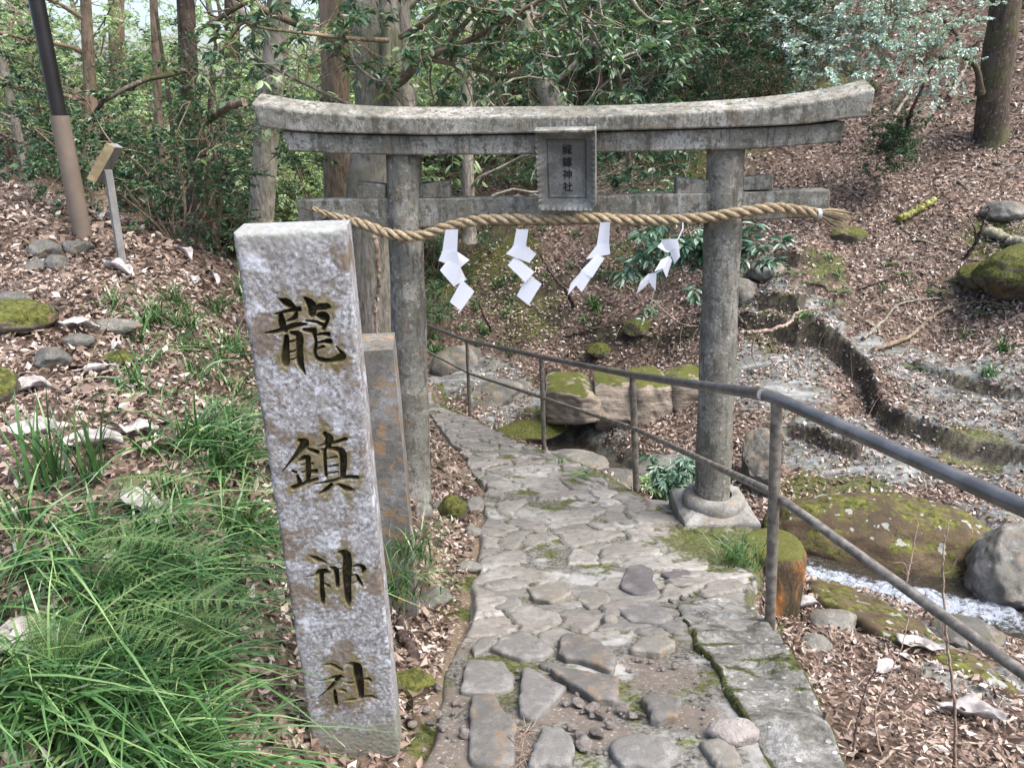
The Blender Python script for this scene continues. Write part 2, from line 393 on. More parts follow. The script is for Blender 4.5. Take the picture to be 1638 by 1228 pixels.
# ------------------------------------------------------------------ materials
def ground_mat():
    t = NT("forest_floor"); p = t.pos(1.0); cv = t.n('ShaderNodeSeparateXYZ'); t.L(t.attrv('cover'), cv.inputs[0])
    rock, moss, dirt = cv.outputs[0], cv.outputs[1], cv.outputs[2]
    vc = t.voro(t.pos((1, 1, .6)), 34, 'F1', 'Color'); sx = t.n('ShaderNodeSeparateXYZ'); t.L(vc, sx.inputs[0])
    lit = t.ramp(sx.outputs[0], [(0, (.02, .014, .010)), (.35, (.06, .04, .03)), (.7, (.13, .09, .068)), (1, (.25, .18, .145))])
    lit = t.mix(t.mask(t.noise(p, 1.4, 5, .6), .42, .62), lit, t.mix(.55, lit, (.05, .035, .025)))
    n = t.noise(p, 9, 6, .7); st = t.noise(t.pos((1.5, 6, 9)), 2.2, 6, .65, .6)
    rk = t.ramp(st, [(.3, (.03, .034, .032)), (.46, (.09, .096, .092)), (.58, (.17, .18, .185)), (.75, (.29, .30, .315))])
    rk = t.mix(t.mask(n, .5, .6), rk, t.mix(.6, rk, (.10, .10, .06)))
    ms = t.mix(t.mask(t.noise(p, 38, 6, .8), .38, .64), (.016, .02, .006), (.085, .10, .02)); ms = t.mix(t.mask(t.noise(p, 12, 5, .7), .52, .6), ms, t.mix(.5, ms, (.10, .065, .04)))
    dt = t.mix(n, (.05, .035, .022), (.18, .14, .10)); dt = t.mix(t.mask(t.noise(p, 70, 2, .5), .6, .68), dt, (.32, .29, .25))
    nn = t.math('MULTIPLY', t.math('SUBTRACT', n, .5), 1.5)
    c = t.mix(t.mask(t.math('ADD', rock, nn), .42, .58), lit, rk)
    c = t.mix(t.mask(t.math('ADD', dirt, nn), .42, .6), c, dt)
    c = t.mix(t.mask(t.math('ADD', moss, nn), .42, .58), c, ms)
    steep = t.mask(t.math('ADD', t.upness(), t.math('MULTIPLY', nn, .35)), .82, .62)
    c = t.mix(steep, c, t.mix(t.mask(n, .46, .60), (.028, .021, .015), t.mix(t.noise(p, 40, 3), (.03, .03, .014), (.085, .075, .045))))
    b = t.bump(sx.outputs[1], .5, .012); b = t.bump(n, .7, .03, b); b = t.bump(t.noise(p, 120, 2), .5, .003, b)
    return t.fin(c, t.mix(rock, (.85,)*3, (.5,)*3), b, .3)
M = {}
M['ground'] = ground_mat()
M['torii'] = stone_mat("weathered_grey_stone", (.31, .305, .27), (.15, .15, .122), (.46, .465, .455), moss=.25, spots=.85, scale=2.2, brown=.15)
M['plaque'] = stone_mat("dark_weathered_stone", (.27, .27, .245), (.15, .15, .13), (.40, .40, .385), moss=.1, spots=.5, scale=3)
M['rock'] = stone_mat("grey_river_rock", (.20, .198, .18), (.085, .084, .074), (.33, .33, .32), moss=.35, spots=.5, scale=1.5, brown=.3)
M['mossrock'] = stone_mat("mossy_rock", (.15, .135, .10), (.065, .06, .045), (.25, .235, .20), moss=1.0, spots=.4, scale=1.6, brown=.5, mosscol=(.085, .092, .02))
M['palerock'] = stone_mat("pale_rock", (.28, .275, .25), (.14, .138, .12), (.42, .42, .41), moss=.2, spots=.5, scale=2, brown=.3)
M['flag'] = stone_mat("grey_flagstone", (.27, .265, .25), (.155, .15, .14), (.37, .365, .35), moss=.1, spots=.4, scale=3)
M['flagdark'] = stone_mat("dark_flagstone", (.205, .20, .185), (.12, .115, .107), (.28, .272, .255), moss=.1, spots=.3, scale=3, brown=.4)
M['flagpale'] = stone_mat("cream_flagstone", (.29, .278, .24), (.18, .172, .15), (.37, .355, .32), moss=.02, spots=.2, scale=3, brown=.2)
M['flagpurple'] = stone_mat("purplish_flagstone", (.18, .17, .172), (.11, .102, .104), (.28, .27, .272), moss=.05, spots=.3, scale=3)
M['pebble'] = stone_mat("pale_pebble", (.42, .39, .36), (.26, .235, .215), (.55, .53, .51), moss=0, spots=.4, scale=1.2, brown=.4)
M['concrete'] = stone_mat("old_concrete", (.235, .235, .22), (.125, .125, .11), (.36, .365, .36), moss=.12, spots=.35, scale=2.4, brown=.3)
M['bark_dark'] = bark_mat("dark_bark", (.065, .050, .040), .35)
M['bark_brown'] = bark_mat("brown_bark", (.19, .145, .105), .2)
M['bark_grey'] = bark_mat("grey_bark", (.22, .20, .17), .45)
M['twig'] = bark_mat("dead_twig", (.25, .19, .15), .1)
M['twig_dark'] = bark_mat("dark_twig", (.07, .05, .045), .1)
M['leaf_dark'] = leaf_mat("glossy_dark_leaf", (.03, .07, .035), (.065, .135, .065), (.13, .21, .10), .3)
M['leaf_mid'] = leaf_mat("glossy_mid_leaf", (.035, .08, .045), (.075, .145, .08), (.17, .26, .155), .3, .3)
M['leaf_light'] = leaf_mat("light_leaf", (.20, .30, .14), (.36, .47, .27), (.56, .64, .46), .4, .4)
M['leaf_blue'] = leaf_mat("bluish_leaf", (.045, .10, .065), (.09, .175, .12), (.20, .29, .23), .3, .2)
M['leaf_pale'] = leaf_mat("pale_bluish_leaf", (.24, .35, .32), (.40, .52, .49), (.60, .69, .68), .35, .2)
M['grass'] = leaf_mat("sedge", (.022, .06, .02), (.085, .19, .06), (.30, .42, .17), .3, .25)
M['fern'] = leaf_mat("fern", (.035, .075, .022), (.08, .145, .04), (.16, .22, .07), .5, .25)
M['litter'] = None
def litter_mat():
    t = NT("dead_leaves"); r = t.attr('rnd')
    c = t.ramp(r, [(0, (.025, .018, .013)), (.25, (.08, .057, .04)), (.5, (.18, .127, .098)), (.75, (.32, .25, .208)), (.92, (.41, .345, .30)), (1, (.50, .455, .42))])
    t.fin(c, .55, None, .35)
    tr = t.n('ShaderNodeBsdfTranslucent'); ms = t.n('ShaderNodeMixShader'); ms.inputs[0].default_value = .12
    t.L(c, tr.inputs[0]); t.L(t.b.outputs[0], ms.inputs[1]); t.L(tr.outputs[0], ms.inputs[2]); t.L(ms.outputs[0], t.out.inputs[0]); return t.m
M['litter'] = litter_mat()
M['bigleaf'] = plain("bleached_dead_leaf", (.33, .305, .295), .6, nscale=25, var=.35)
M['steel'] = plain("weathered_steel_pipe", (.17, .168, .165), .42, .7, .5, 14, .25, .08)
M['steel_dull'] = plain("dull_steel_pipe", (.19, .175, .15), .55, .5, .4, 30, .4, .2)
def paper_mat():
    t = NT("white_paper"); t.fin((.80, .82, .87), .6, None, .2)
    tr = t.n('ShaderNodeBsdfTranslucent'); ms = t.n('ShaderNodeMixShader'); ms.inputs[0].default_value = .3; tr.inputs[0].default_value = (.8, .82, .87, 1)
    t.L(t.b.outputs[0], ms.inputs[1]); t.L(tr.outputs[0], ms.inputs[2]); t.L(ms.outputs[0], t.out.inputs[0]); return t.m
M['paper'] = paper_mat()
M['ink'] = plain("black_ink", (.012, .012, .012), .7)
M['polebrown'] = plain("brown_painted_pole", (.15, .12, .095), .45, nscale=12, var=.1)
M['poleblack'] = plain("black_pole", (.012, .011, .012), .35, nscale=12)
M['signgrey'] = plain("grey_sign_metal", (.19, .19, .185), .5, nscale=15)
M['signyellow'] = plain("yellowed_wood_edge", (.19, .155, .085), .6, nscale=25)
M['leafyellow'] = plain("yellow_green_bamboo", (.22, .22, .06), .5, nscale=20)
def rope_mat():
    t = NT("straw_rope"); v = t.coord(1); n = t.noise(v, 45, 4, .6); n2 = t.noise(v, 260, 2, .6)
    c = t.ramp(n, [(.3, (.17, .13, .08)), (.5, (.33, .265, .17)), (.7, (.46, .39, .28))])
    c = t.mix(t.mask(n2, .4, .6), t.mix(.5, c, (.12, .085, .045)), c)
    return t.fin(c, .85, t.bump(n2, .8, .004), .15)
M['rope'] = rope_mat()
def agg_mat():
    t = NT("exposed_aggregate_concrete"); v = t.coord(1); n = t.noise(v, 7, 6, .7, .3); n2 = t.noise(v, 45, 5, .75); d = t.voro(v, 42, 'F1', 'Distance'); cc = t.n('ShaderNodeSeparateXYZ'); t.L(t.voro(v, 42, 'F1', 'Color'), cc.inputs[0])
    c = t.ramp(n, [(.36, (.075, .072, .06)), (.47, (.17, .168, .15)), (.56, (.25, .248, .235)), (.68, (.36, .36, .35))]); c = t.mix(t.mask(n2, .42, .58), t.mix(.5, c, (.06, .058, .05)), c)
    peb = t.math('MULTIPLY', t.mask(d, .34, .26), t.mask(cc.outputs[0], .72, .76)); c = t.mix(peb, c, t.mix(cc.outputs[1], (.20, .19, .17), (.46, .45, .42)))
    mo = t.mix(t.mask(n2, .4, .6), (.02, .024, .008), (.085, .095, .025)); c = t.mix(t.mask(t.math('ADD', t.noise(v, 3.1, 6, .7), t.math('MULTIPLY', t.math('SUBTRACT', 1.0, t.upness()), .9)), .58, .66), c, mo)
    return t.fin(c, .85, t.bump(n2, 1.0, .008, t.bump(peb, .6, .006, t.bump(n, .8, .03))), .25)
M['agg'] = agg_mat()
def path_mat():
    t = NT("stone_paved_path"); p = t.pos(1); g = t.attr('gap'); cid = t.attr('cell')
    n = t.noise(p, 10, 6, .7); n2 = t.noise(p, 3, 4, .6); n3 = t.noise(p, 70, 3, .7)
    c = t.ramp(cid, [(0, (.115, .112, .105)), (.3, (.165, .16, .148)), (.6, (.21, .20, .18)), (.8, (.175, .155, .145)), (1, (.27, .262, .242))])
    c = t.mix(t.mask(n, .4, .65), t.mix(.5, c, (.13, .125, .11)), c)
    c = t.mix(t.mask(n2, .52, .62), c, t.mix(.35, c, (.31, .305, .29)))
    mortar = t.mix(t.mask(n3, .4, .6), (.05, .047, .038), (.15, .146, .13)); mortar = t.mix(t.mask(n2, .5, .62), mortar, (.27, .27, .26))
    mo = t.mix(t.mask(n3, .35, .65), (.02, .024, .008), (.095, .11, .025)); n9 = t.noise(p, 26, 6, .8, .4); c = t.mix(t.mask(n9, .52, .60), c, t.mix(.5, c, (.055, .052, .045))); mo = t.mix(t.mask(n, .5, .58), mo, t.mix(.6, mo, (.07, .06, .045)))
    mortar = t.mix(t.mask(t.noise(p, 4.5, 5, .7), .49, .60), mortar, mo)
    dirt = t.mix(n, (.065, .052, .042), (.16, .14, .118)); dirt = t.mix(t.mask(t.noise(p, 95, 3, .6), .58, .68), dirt, (.27, .255, .24))
    mortar = t.mix(t.mask(t.math('ADD', t.attr('dirt'), t.math('MULTIPLY', t.math('SUBTRACT', n, .5), 1.6)), .4, .6), mortar, dirt)
    c = t.mix(t.mask(g, .25, .6), mortar, c)
    c = t.mix(t.math('MULTIPLY', t.mask(t.math('ADD', t.attr('edge'), t.math('MULTIPLY', t.math('SUBTRACT', n, .5), 1.6)), .5, .68), .95), c, mo)
    b = t.bump(n, .6, .015); b = t.bump(n3, .6, .004, b)
    return t.fin(c, .75, b, .3)
M['path'] = path_mat()

# ------------------------------------------------------------------ ground sheet
def warp_axis(lo, hi, c0, c1, step, growth):
    a = list(np.arange(c0, c1, step)); s = step; x = c1
    while x < hi: a.append(x); s *= growth; x += s
    a.append(hi); s = step; x = c0
    b = []
    while x > lo: s *= growth; x -= s; b.append(max(x, lo))
    return np.array(b[::-1]+a)
def gblob(x, y, c, r): return np.exp(-((x-c[0])**2+(y-c[1])**2)/(r*r))
def blobs(x, y, lst):
    s = np.zeros(np.shape(x))
    for (px, py, r) in lst:
        q = G(px, py); s = np.maximum(s, gblob(x, y, q, r))
    return s
ROCKB = [(1230, 600, .7), (1350, 690, .7), (1420, 720, .6), (1500, 700, .6), (1600, 720, .7), (1550, 650, .6), (1460, 590, .4), (1320, 720, .5), (1280, 560, .5),
         (860, 650, .6), (780, 610, .6), (940, 715, .5), (1050, 770, .45), (740, 600, .5), (1600, 850, .5), (1400, 560, .3), (1220, 470, .35), (1300, 530, .4), (1638, 640, .8),
         (1320, 900, .35), (1450, 1010, .3), (1560, 1080, .25), (1380, 960, .3), (820, 690, .5)]
MOSSB = [(1130, 870, .28), (1100, 850, .2), (1180, 880, .2), (1215, 900, .15), (860, 680, .3), (1240, 930, .14), (1060, 830, .2), (1190, 940, .12), (980, 780, .25), (760, 930, .12), (740, 980, .12),
         (1380, 790, .35), (1290, 780, .3), (1320, 420, .3), (1560, 720, .3), (1240, 520, .3), (700, 460, .5), (850, 500, .5), (800, 420, .7), (1020, 420, .5), (1600, 380, .4), (1280, 140, .9), (900, 200, 1.5), (1100, 200, 1.5), (670, 1180, .1), (700, 960, .1)]
DIRTB = [(720, 760, .35), (735, 850, .25), (710, 1050, .15), (700, 1150, .2), (1060, 1120, .3), (1000, 1180, .3), (900, 1100, .3), (800, 1180, .3), (1120, 1060, .25), (860, 1180, .4), (700, 900, .2), (1150, 1180, .3)]
def ground():
    xs = warp_axis(-26, 26, -3.4, 4.6, .034, 1.045); ys = warp_axis(-5, 38, .2, 9.0, .034, 1.04)
    X, Y = np.meshgrid(xs, ys, indexing='ij'); Z = H(X, Y)
    # litter roughness, a few cm
    off = (X < xl(Y)-.05) | (X > xr(Y)+.1)
    Z = Z+np.where(off, .018*fbm(V3(X*22, Y*22), 2, 8), 0)
    # under the path sheet sink slightly
    inp = smooth(xl(Y)-.02, xl(Y)+.06, X)*smooth(xr(Y)+.02, xr(Y)-.06, X)*smooth(.7, .85, Y)*(1-smooth(8.6, 8.8, Y))
    Z = Z-.04*inp
    rock = blobs(X, Y, ROCKB); moss = blobs(X, Y, MOSSB); dirt = blobs(X, Y, DIRTB)
    inner = ((X > xl(Y)-.05) & (X < xr(Y)) & (Y < 9)); dirt = np.where(inner, np.maximum(dirt, .75), dirt)
    d = segdist(X, Y, _chan); rock = np.maximum(rock, np.where((X > xr(Y)) & (Y < 9), np.exp(-(d/.35)**2), 0)); moss = np.where(d < .25, moss*.5, moss)
    wall = smooth(.0, .05, X-xr(Y))*(1-smooth(.1, .22, X-xr(Y))); moss = np.maximum(moss, .6*wall*(Y < 9)); 
    far = smooth(12, 17, Y)*.55; moss = np.maximum(moss, far)
    return mk("ground", np.stack([X, Y, Z], -1), gridfaces(len(xs), len(ys)), M['ground'], attrs={'cover': np.stack([rock, moss, dirt], -1).reshape(-1, 3)}, smooth_=True)
g = ground(); tag(g, kind="structure")

# ------------------------------------------------------------------ mortared stone path
def path():
    ys = np.concatenate([np.arange(.75, 5, .011), np.arange(5, 8.8, .018)]); s = np.linspace(0, 1, 130)
    Yg, S = np.meshgrid(ys, s, indexing='ij')
    yc = Yg; a = xl(yc)+.03*vnoise(V3(yc*5, yc*0), 1); b = xr(yc)-.02+.03*vnoise(V3(yc*5, yc*0), 2)
    X = a+(b-a)*S
    u = X/.21+1.0*fbm(V3(X*2.3, Yg*2.3), 3, 11)+.25*fbm(V3(X*14, Yg*14), 3, 13); v = Yg/.19+1.1*fbm(V3(X*2.3, Yg*2.3), 3, 12)+.25*fbm(V3(X*14, Yg*14), 3, 14)
    iu, iv = np.floor(u), np.floor(v); f1 = np.full(u.shape, 9.); f2 = f1.copy(); cid = np.zeros_like(u); nearm = 1-smooth(1.98, 2.12, Yg+.10*fbm(V3(X*5, Yg*5), 3, 31)); tx = np.zeros_like(u); ty = np.zeros_like(u)
    for dx in (-1, 0, 1):
        for dy in (-1, 0, 1):
            cx, cy = iu+dx, iv+dy; z = cx*0
            jx = cx+.5+.5*(_hash(cx, cy, z, 1)*2-1); jy = cy+.5+.5*(_hash(cx, cy, z, 2)*2-1)
            d = np.hypot(u-jx, v-jy); m = d < f1
            f2 = np.where(m, f1, np.minimum(f2, d)); cid = np.where(m, _hash(cx, cy, z, 3), cid); 
            tx = np.where(m, (u-jx)*(_hash(cx, cy, z, 4)-.5), tx); ty = np.where(m, (v-jy)*(_hash(cx, cy, z, 5)-.5), ty)
            f1 = np.where(m, d, f1)
    g_ = f2-f1; st = smooth(.03, .12, g_); keep = (_hash(np.floor(cid*9999), cid*0, cid*0, 7) > .14)
    st = st*np.where(keep, 1, .25)*(1-nearm)
    ed = np.minimum(X-a, b-X); edm = (1-smooth(.01, .13, ed))*np.where(X-a < b-X, .55, 1.0)*(.75+.9*fbm(V3(X*3, Yg*3), 3, 41)); edm = np.maximum(edm, np.exp(-((X-1.05)**2+(Yg-3.3)**2)/.20)*.95)
    Z = H(X, Yg, False)+.004+st*(.011+.011*cid)+.012*(tx+ty)*st+.012*fbm(V3(X*6, Yg*6), 3, 21)+.004*fbm(V3(X*40, Yg*40), 3, 22)
    Z = Z-.05*(1-smooth(0, .03, ed))
    dm = blobs(X, Yg, [(1070, 1090, .13), (1030, 1060, .08), (1110, 1150, .09), (960, 1170, .09), (860, 1150, .07), (720, 1120, .10), (730, 1040, .07), (700, 1200, .15), (840, 1210, .12), (930, 1130, .12), (900, 1100, .10)])*nearm
    o = mk("path", np.stack([X, Yg, Z], -1), gridfaces(len(ys), 130)[:, ::-1], M['path'],
           attrs={'gap': st.ravel(), 'cell': np.where(keep, cid, .3).ravel(), 'edge': (edm*(1-.75*nearm*(X > .3))).ravel(), 'dirt': dm.ravel()}, smooth_=True)
    tag(o, kind="structure")
path()

# ------------------------------------------------------------------ slabs (flagstones, ledges)
def slab(name, poly, thick, mat, label, cat, group=None, lift=.012, noise=.01, seed=0, edge=.012, n=56, tilt=0.0, follow=True, rough=.006, corner=2):
    """poly: world xy outline"""
    poly = np.array(poly, float); c = poly.mean(0)
    q = resample(np.vstack([poly, poly[:1]]), n+1)[:-1]
    for _ in range(corner): q = .25*np.roll(q, 1, 0)+.5*q+.25*np.roll(q, -1, 0)
    ang = np.arange(n)*2*math.pi/n
    q = q+(q-c)/np.linalg.norm(q-c, axis=1)[:, None]*(noise*fbm(V3(np.cos(ang)*4+seed, np.sin(ang)*4), 3, seed))[:, None]
    rr = [(1.0, -thick), (1.0, -edge*1.1)]
    rad = np.linalg.norm(q-c, axis=1).mean()
    vs = []; hb = H(q[:, 0], q[:, 1], False) if follow else None
    zc = float(H(c[:1], c[1:2], False)[0])
    def top(xy):
        h = H(xy[:, 0], xy[:, 1], False) if follow else np.full(len(xy), zc)
        return h+lift+rough*fbm(V3(xy[:, 0]*14, xy[:, 1]*14), 3, seed+5)+tilt*(xy[:, 0]-c[0])
    ed = edge/rad
    for s, dz in rr: xy = q; vs.append(np.c_[xy, top(xy)+dz+ (0 if dz > -thick else 0)])
    for s in (1-.35*ed, 1-ed, 1-2*ed):
        xy = c+(q-c)*s; vs.append(np.c_[xy, top(xy)-edge*{0: .45, 1: .1, 2: 0}[(0 if s > 1-.5*ed else 1 if s > 1-1.5*ed else 2)]])
    for s in np.linspace(1-2*ed, 0, 26)[1:-1]:
        xy = c+(q-c)*s; vs.append(np.c_[xy, top(xy)])
    k = len(vs); v = np.concatenate(vs+[np.array([[*c, top(c[None])[0]]])])
    i = np.arange(k-1)[:, None]; j = np.arange(n)[None]; j2 = (j+1) % n
    f = np.stack([i*n+j, i*n+j2, (i+1)*n+j2, (i+1)*n+j], -1).reshape(-1, 4)
    jj = np.arange(n); tri = np.stack([(k-1)*n+jj, (k-1)*n+(jj+1) % n, np.full(n, k*n)], 1)
    org = np.array([c[0], c[1], zc])
    # orientation (make faces point up)
    area = .5*np.sum(q[:, 0]*np.roll(q[:, 1], -1)-np.roll(q[:, 0], -1)*q[:, 1])
    if area < 0: f = f[:, ::-1]; tri = tri[:, ::-1]
    o = mk(name, v-org, [f, tri], mat, smooth_=True); o.location = org
    tag(o, label, cat, group); return o
def pxpoly(pts, ox, oy, s): return [tuple(G(ox+x/s, oy+y/s)[:2]) for x, y in pts]
Z2 = (640, 760, 2.623)
flags = [
 ([(295, 748), (335, 692), (415, 687), (366, 755), (310, 768)], 'flag', "small grey flagstone at the left edge, tucked beside the long pale triangular flagstone"),
 ([(372, 752), (430, 692), (520, 672), (590, 708), (655, 757), (600, 778), (510, 790)], 'flag', "long pale flagstone with a rounded far edge above the mossy joint"),
 ([(672, 708), (700, 690), (800, 703), (890, 760), (905, 800), (892, 846), (800, 820), (665, 775)], 'flagdark', "dark grey flagstone in the middle of the path, above the two slim dark ones"),
 ([(260, 870), (285, 785), (440, 797), (478, 860), (475, 915), (400, 940), (255, 930)], 'flag', "squarish pale grey flagstone at the left edge above the longest brown flagstone"),
 ([(515, 825), (560, 838), (640, 890), (700, 920), (640, 985), (570, 1062), (500, 1035), (500, 930)], 'flag', "kite-shaped pale grey flagstone with a mossy lower right edge"),
 ([(620, 838), (700, 836), (915, 870), (920, 975), (820, 965), (690, 902)], 'flagdark', "long dark flagstone lying right of the kite-shaped one"),
 ([(570, 800), (620, 788), (715, 828), (610, 832)], 'flagdark', "thin dark sliver of stone between the two darkest flagstones"),
 ([(300, 947), (395, 942), (430, 1020), (490, 1075), (485, 1240), (288, 1240)], 'flagdark', "long brownish flagstone running out of the bottom of the picture"),
 ([(555, 1160), (600, 1090), (690, 1108), (730, 1150), (715, 1250), (535, 1250)], 'flag', "greenish grey flagstone at the bottom edge beside the brown pine needles"),
 ([(735, 540), (790, 475), (887, 495), (880, 550), (800, 578)], 'flagpale', "cream coloured five-sided flagstone, the yellowest on the path"),
 ([(885, 553), (1080, 543), (1150, 620), (1090, 640), (960, 632)], 'flag', "smooth olive grey flagstone with a pointed right end beside the cream one"),
 ([(915, 485), (950, 410), (1010, 390), (1065, 420), (1052, 460), (1085, 492), (1060, 520), (980, 525)], 'flagpurple', "purplish rounded flagstone standing proud of the path"),
 ([(1090, 425), (1180, 385), (1237, 420), (1210, 452), (1140, 447)], 'flagpurple', "small purplish flagstone by the right edge of the path"),
 ([(1250, 1150), (1330, 1123), (1400, 1160), (1440, 1240), (1340, 1250)], 'flagpale', "pale split slab at the bottom of the picture next to the concrete strip"),
 ([(530, 500), (640, 463), (700, 465), (727, 520), (640, 558), (560, 540)], 'flagpale', "whitish lozenge-shaped flagstone left of the cream one"),
 ([(355, 460), (440, 440), (550, 450), (530, 475), (400, 490)], 'flag', "narrow flagstone set across the left edge of the path"),
 ([(895, 1130), (1000, 1105), (1110, 1120), (1180, 1180), (1120, 1250), (930, 1250), (885, 1190)], 'flag', "broad pale flagstone at the bottom of the picture, right of the greenish grey one"),
 ([(950, 760), (1010, 700), (1110, 690), (1160, 730), (1090, 770)], 'flagpale', "worn pale flagstone at the head of the bare gravel patch"),
 ([(360, 505), (470, 500), (520, 545), (470, 590), (370, 570)], 'flag', "mossy-edged flagstone at the left edge below the narrow crosswise one"),
 ([(1010, 960), (1080, 930), (1180, 960), (1160, 1040), (1060, 1050)], 'flagdark', "dark half-buried flagstone inside the gravel patch left of the long crack"),
]
for k, (pl, mt, lb) in enumerate(flags):
    slab("flagstone", pxpoly(pl, *Z2), .05, M[mt], lb, "flagstone", "large flagstones of the near path", lift=.022+.006*(k % 3), seed=k*7, noise=.012, edge=.01)
cs = pxpoly([(1130, 560), (1240, 520), (1400, 520), (1500, 590), (1590, 690), (1670, 800), (1740, 930), (1800, 1060), (1850, 1180), (1900, 1420), (1680, 1440), (1580, 1290), (1480, 1130), (1400, 1000), (1340, 880), (1245, 725), (1210, 640)], *Z2)
slab("concrete_edging", cs, .35, M['agg'], "long pale grey concrete strip along the right edge of the near path", "path edging", lift=.022, seed=3, noise=.05, edge=.02, n=160, corner=2, rough=.022)

# ------------------------------------------------------------------ rocks
def ico(sub):
    import bmesh
    bm = bmesh.new(); bmesh.ops.create_icosphere(bm, subdivisions=sub, radius=1)
    v = np.array([x.co[:] for x in bm.verts]); f = np.array([[q.index for q in p.verts] for p in bm.faces]); bm.free(); return v, f
_ICO = {k: ico(k) for k in (2, 3, 4, 5)}
def rockmesh(size, seed, sub=4, ang=.5, rough=.12, cuts=9, grooves=None, boxy=0):
    v, f = _ICO[sub]; rg = np.random.default_rng(seed); q = v.copy()
    if boxy: q = q/np.power((np.abs(q)**boxy).sum(1), 1/boxy)[:, None]
    q0 = q.copy()
    for _ in range(cuts):
        n = rg.normal(size=3); n /= np.linalg.norm(n); d = rg.uniform(.55, .85)+(1-ang)*.3
        e = q@n-d; q = q-np.maximum(e, 0)[:, None]*n*.92
    q = q*(1+rough*1.4*fbm(q0*1.6+seed, 4, seed)[:, None]+rough*.55*fbm(q0*6+seed, 4, seed+1)[:, None]+rough*.16*fbm(q0*19+seed, 3, seed+6)[:, None]-rough*.35*np.exp(-(fbm(q0*2.2+seed*3, 3, seed+2)/.03)**2)[:, None])
    if grooves:
        for g0, wd, dp in grooves:
            x = q[:, 0]+.05*np.sin(q[:, 2]*4+g0*9)+.04*fbm(q*3, 2, 5)
            q[:, 1] += dp*np.exp(-((x-g0)/wd)**2)*(q[:, 1] < 0); q[:, 2] -= dp*.5*np.exp(-((x-g0)/wd)**2)*(q[:, 2] > 0)
    return q*np.array(size)/2, f
def rock(name, px, py, size, mat, label, cat, seed, group=None, rotz=0, sink=.25, Y=None, **kw):
    b = G(px, py) if Y is None else P(px, py, Y)
    v, f = rockmesh(size, seed, **kw)
    o = mk(name, v, f, mat, smooth_=True); o.location = (b[0], b[1], b[2]+size[2]*(.5-sink)); o.rotation_euler = (0, 0, rotz)
    tag(o, label, cat, group); return o
def brown_mat():
    t = NT("brown_mossy_boulder"); v = t.coord(1); n = t.noise(v, 3.2, 6, .7, .4); n2 = t.noise(v, 24, 5, .7); n3 = t.noise(v, 9, 5, .75)
    c = t.ramp(n, [(.35, (.05, .04, .025)), (.5, (.078, .056, .035)), (.66, (.125, .095, .06))]); c = t.mix(t.mask(n2, .5, .65), c, t.mix(.5, c, (.05, .04, .03)))
    mc = t.mix(t.mask(n2, .35, .65), (.025, .03, .008), (.115, .12, .025)); c = t.mix(t.mask(t.math('ADD', t.math('ADD', n3, t.math('MULTIPLY', n, .8)), t.math('MULTIPLY', t.upness(), .25)), 1.07, 1.2), c, mc)
    c = t.mix(t.mask(t.math('ADD', t.noise(v, 11, 3, .5), t.math('MULTIPLY', t.upness(), .06)), .68, .70), c, (.22, .23, .21))
    return t.fin(c, .85, t.bump(n2, .8, .015), .2)
M['brownrock'] = brown_mat()
BB = P(1010, 690, 7.35)
o = rock("boulder", 0, 0, (1, 1, 1), M['mossrock'], "huge moss-topped boulder split by vertical cracks, across the stream behind the railing", "boulder", 4, sub=5)
bpy.data.objects.remove(o)
def bould_mat():
    t = NT("striped_mossy_boulder"); v = t.coord((1, 1, 5)); n = t.noise(v, 3.5, 6, .7, .4)
    c = t.ramp(n, [(.3, (.10, .085, .065)), (.5, (.23, .195, .155)), (.7, (.33, .295, .25))])
    v1 = t.coord(1); mc = t.mix(t.noise(v1, 50, 3), (.03, .036, .01), (.115, .125, .028))
    up = t.math('ADD', t.upness(), t.math('MULTIPLY', t.math('SUBTRACT', t.noise(v1, 6, 5, .7), .5), 1.6))
    c = t.mix(t.mask(up, .72, .90), c, mc)
    return t.fin(c, .85, t.bump(n, .9, .03, t.bump(t.noise(v1, 40, 3), .6, .01)), .2)
_bm = bould_mat()
for k, (x0, x1, yb, yt, lb) in enumerate([(884, 957, 686, 618, "leftmost of the big squared mossy blocks across the stream, widest moss cap"), (957, 1008, 690, 612, "second big squared mossy block from the left, tilted slightly"), (1009, 1067, 690, 606, "third big squared mossy block, right of the railing post that crosses it"), (1068, 1150, 692, 600, "rightmost big squared mossy block, partly behind the right torii pillar")]):
    Y0 = 7.3; a = P(x0, yb, Y0); b = P(x1, yb, Y0); t = P((x0+x1)/2, yt, Y0+.30); W_ = (b-a)[0]; H_ = t[2]-a[2]
    v, f = rockmesh((W_*1.22, .95, H_*1.25), 300+k, sub=5, ang=.25, rough=.06, cuts=4, boxy=7)
    o = mk("boulder", v, f, _bm, smooth_=True); o.location = ((a[0]+b[0])/2, Y0+.38, a[2]+H_*.47); o.rotation_euler = (math.radians(-4), math.radians(-3+2*k), math.radians(-3+3*k))
    tag(o, lb, "boulder", "row of squared mossy blocks across the stream")
rock("boulder", 1400, 915, (1.68, .85, .86), M['brownrock'], "long rounded brown and green boulder beside the white water of the stream", "boulder", 12, rotz=-.30, sink=.30, sub=5, ang=.1, rough=.13, cuts=4, Y=4.66)
rock("boulder", 1625, 950, (.66, .6, .72), M['palerock'], "pale angular boulder at the right edge of the picture beside the dark pool", "boulder", 22, rotz=.5, sink=.3, sub=5, ang=.9, cuts=9, Y=4.05)
rock("boulder", 1645, 462, (1.15, .9, .62), M['mossrock'], "moss-covered boulder high on the slope at the right edge", "boulder", 31, sink=.2, sub=5, ang=.4)
rock("rock", 1560, 455, (.4, .35, .3), M['mossrock'], "small mossy rock leaning on the left of the boulder high on the slope", "rock", 32, sink=.2)
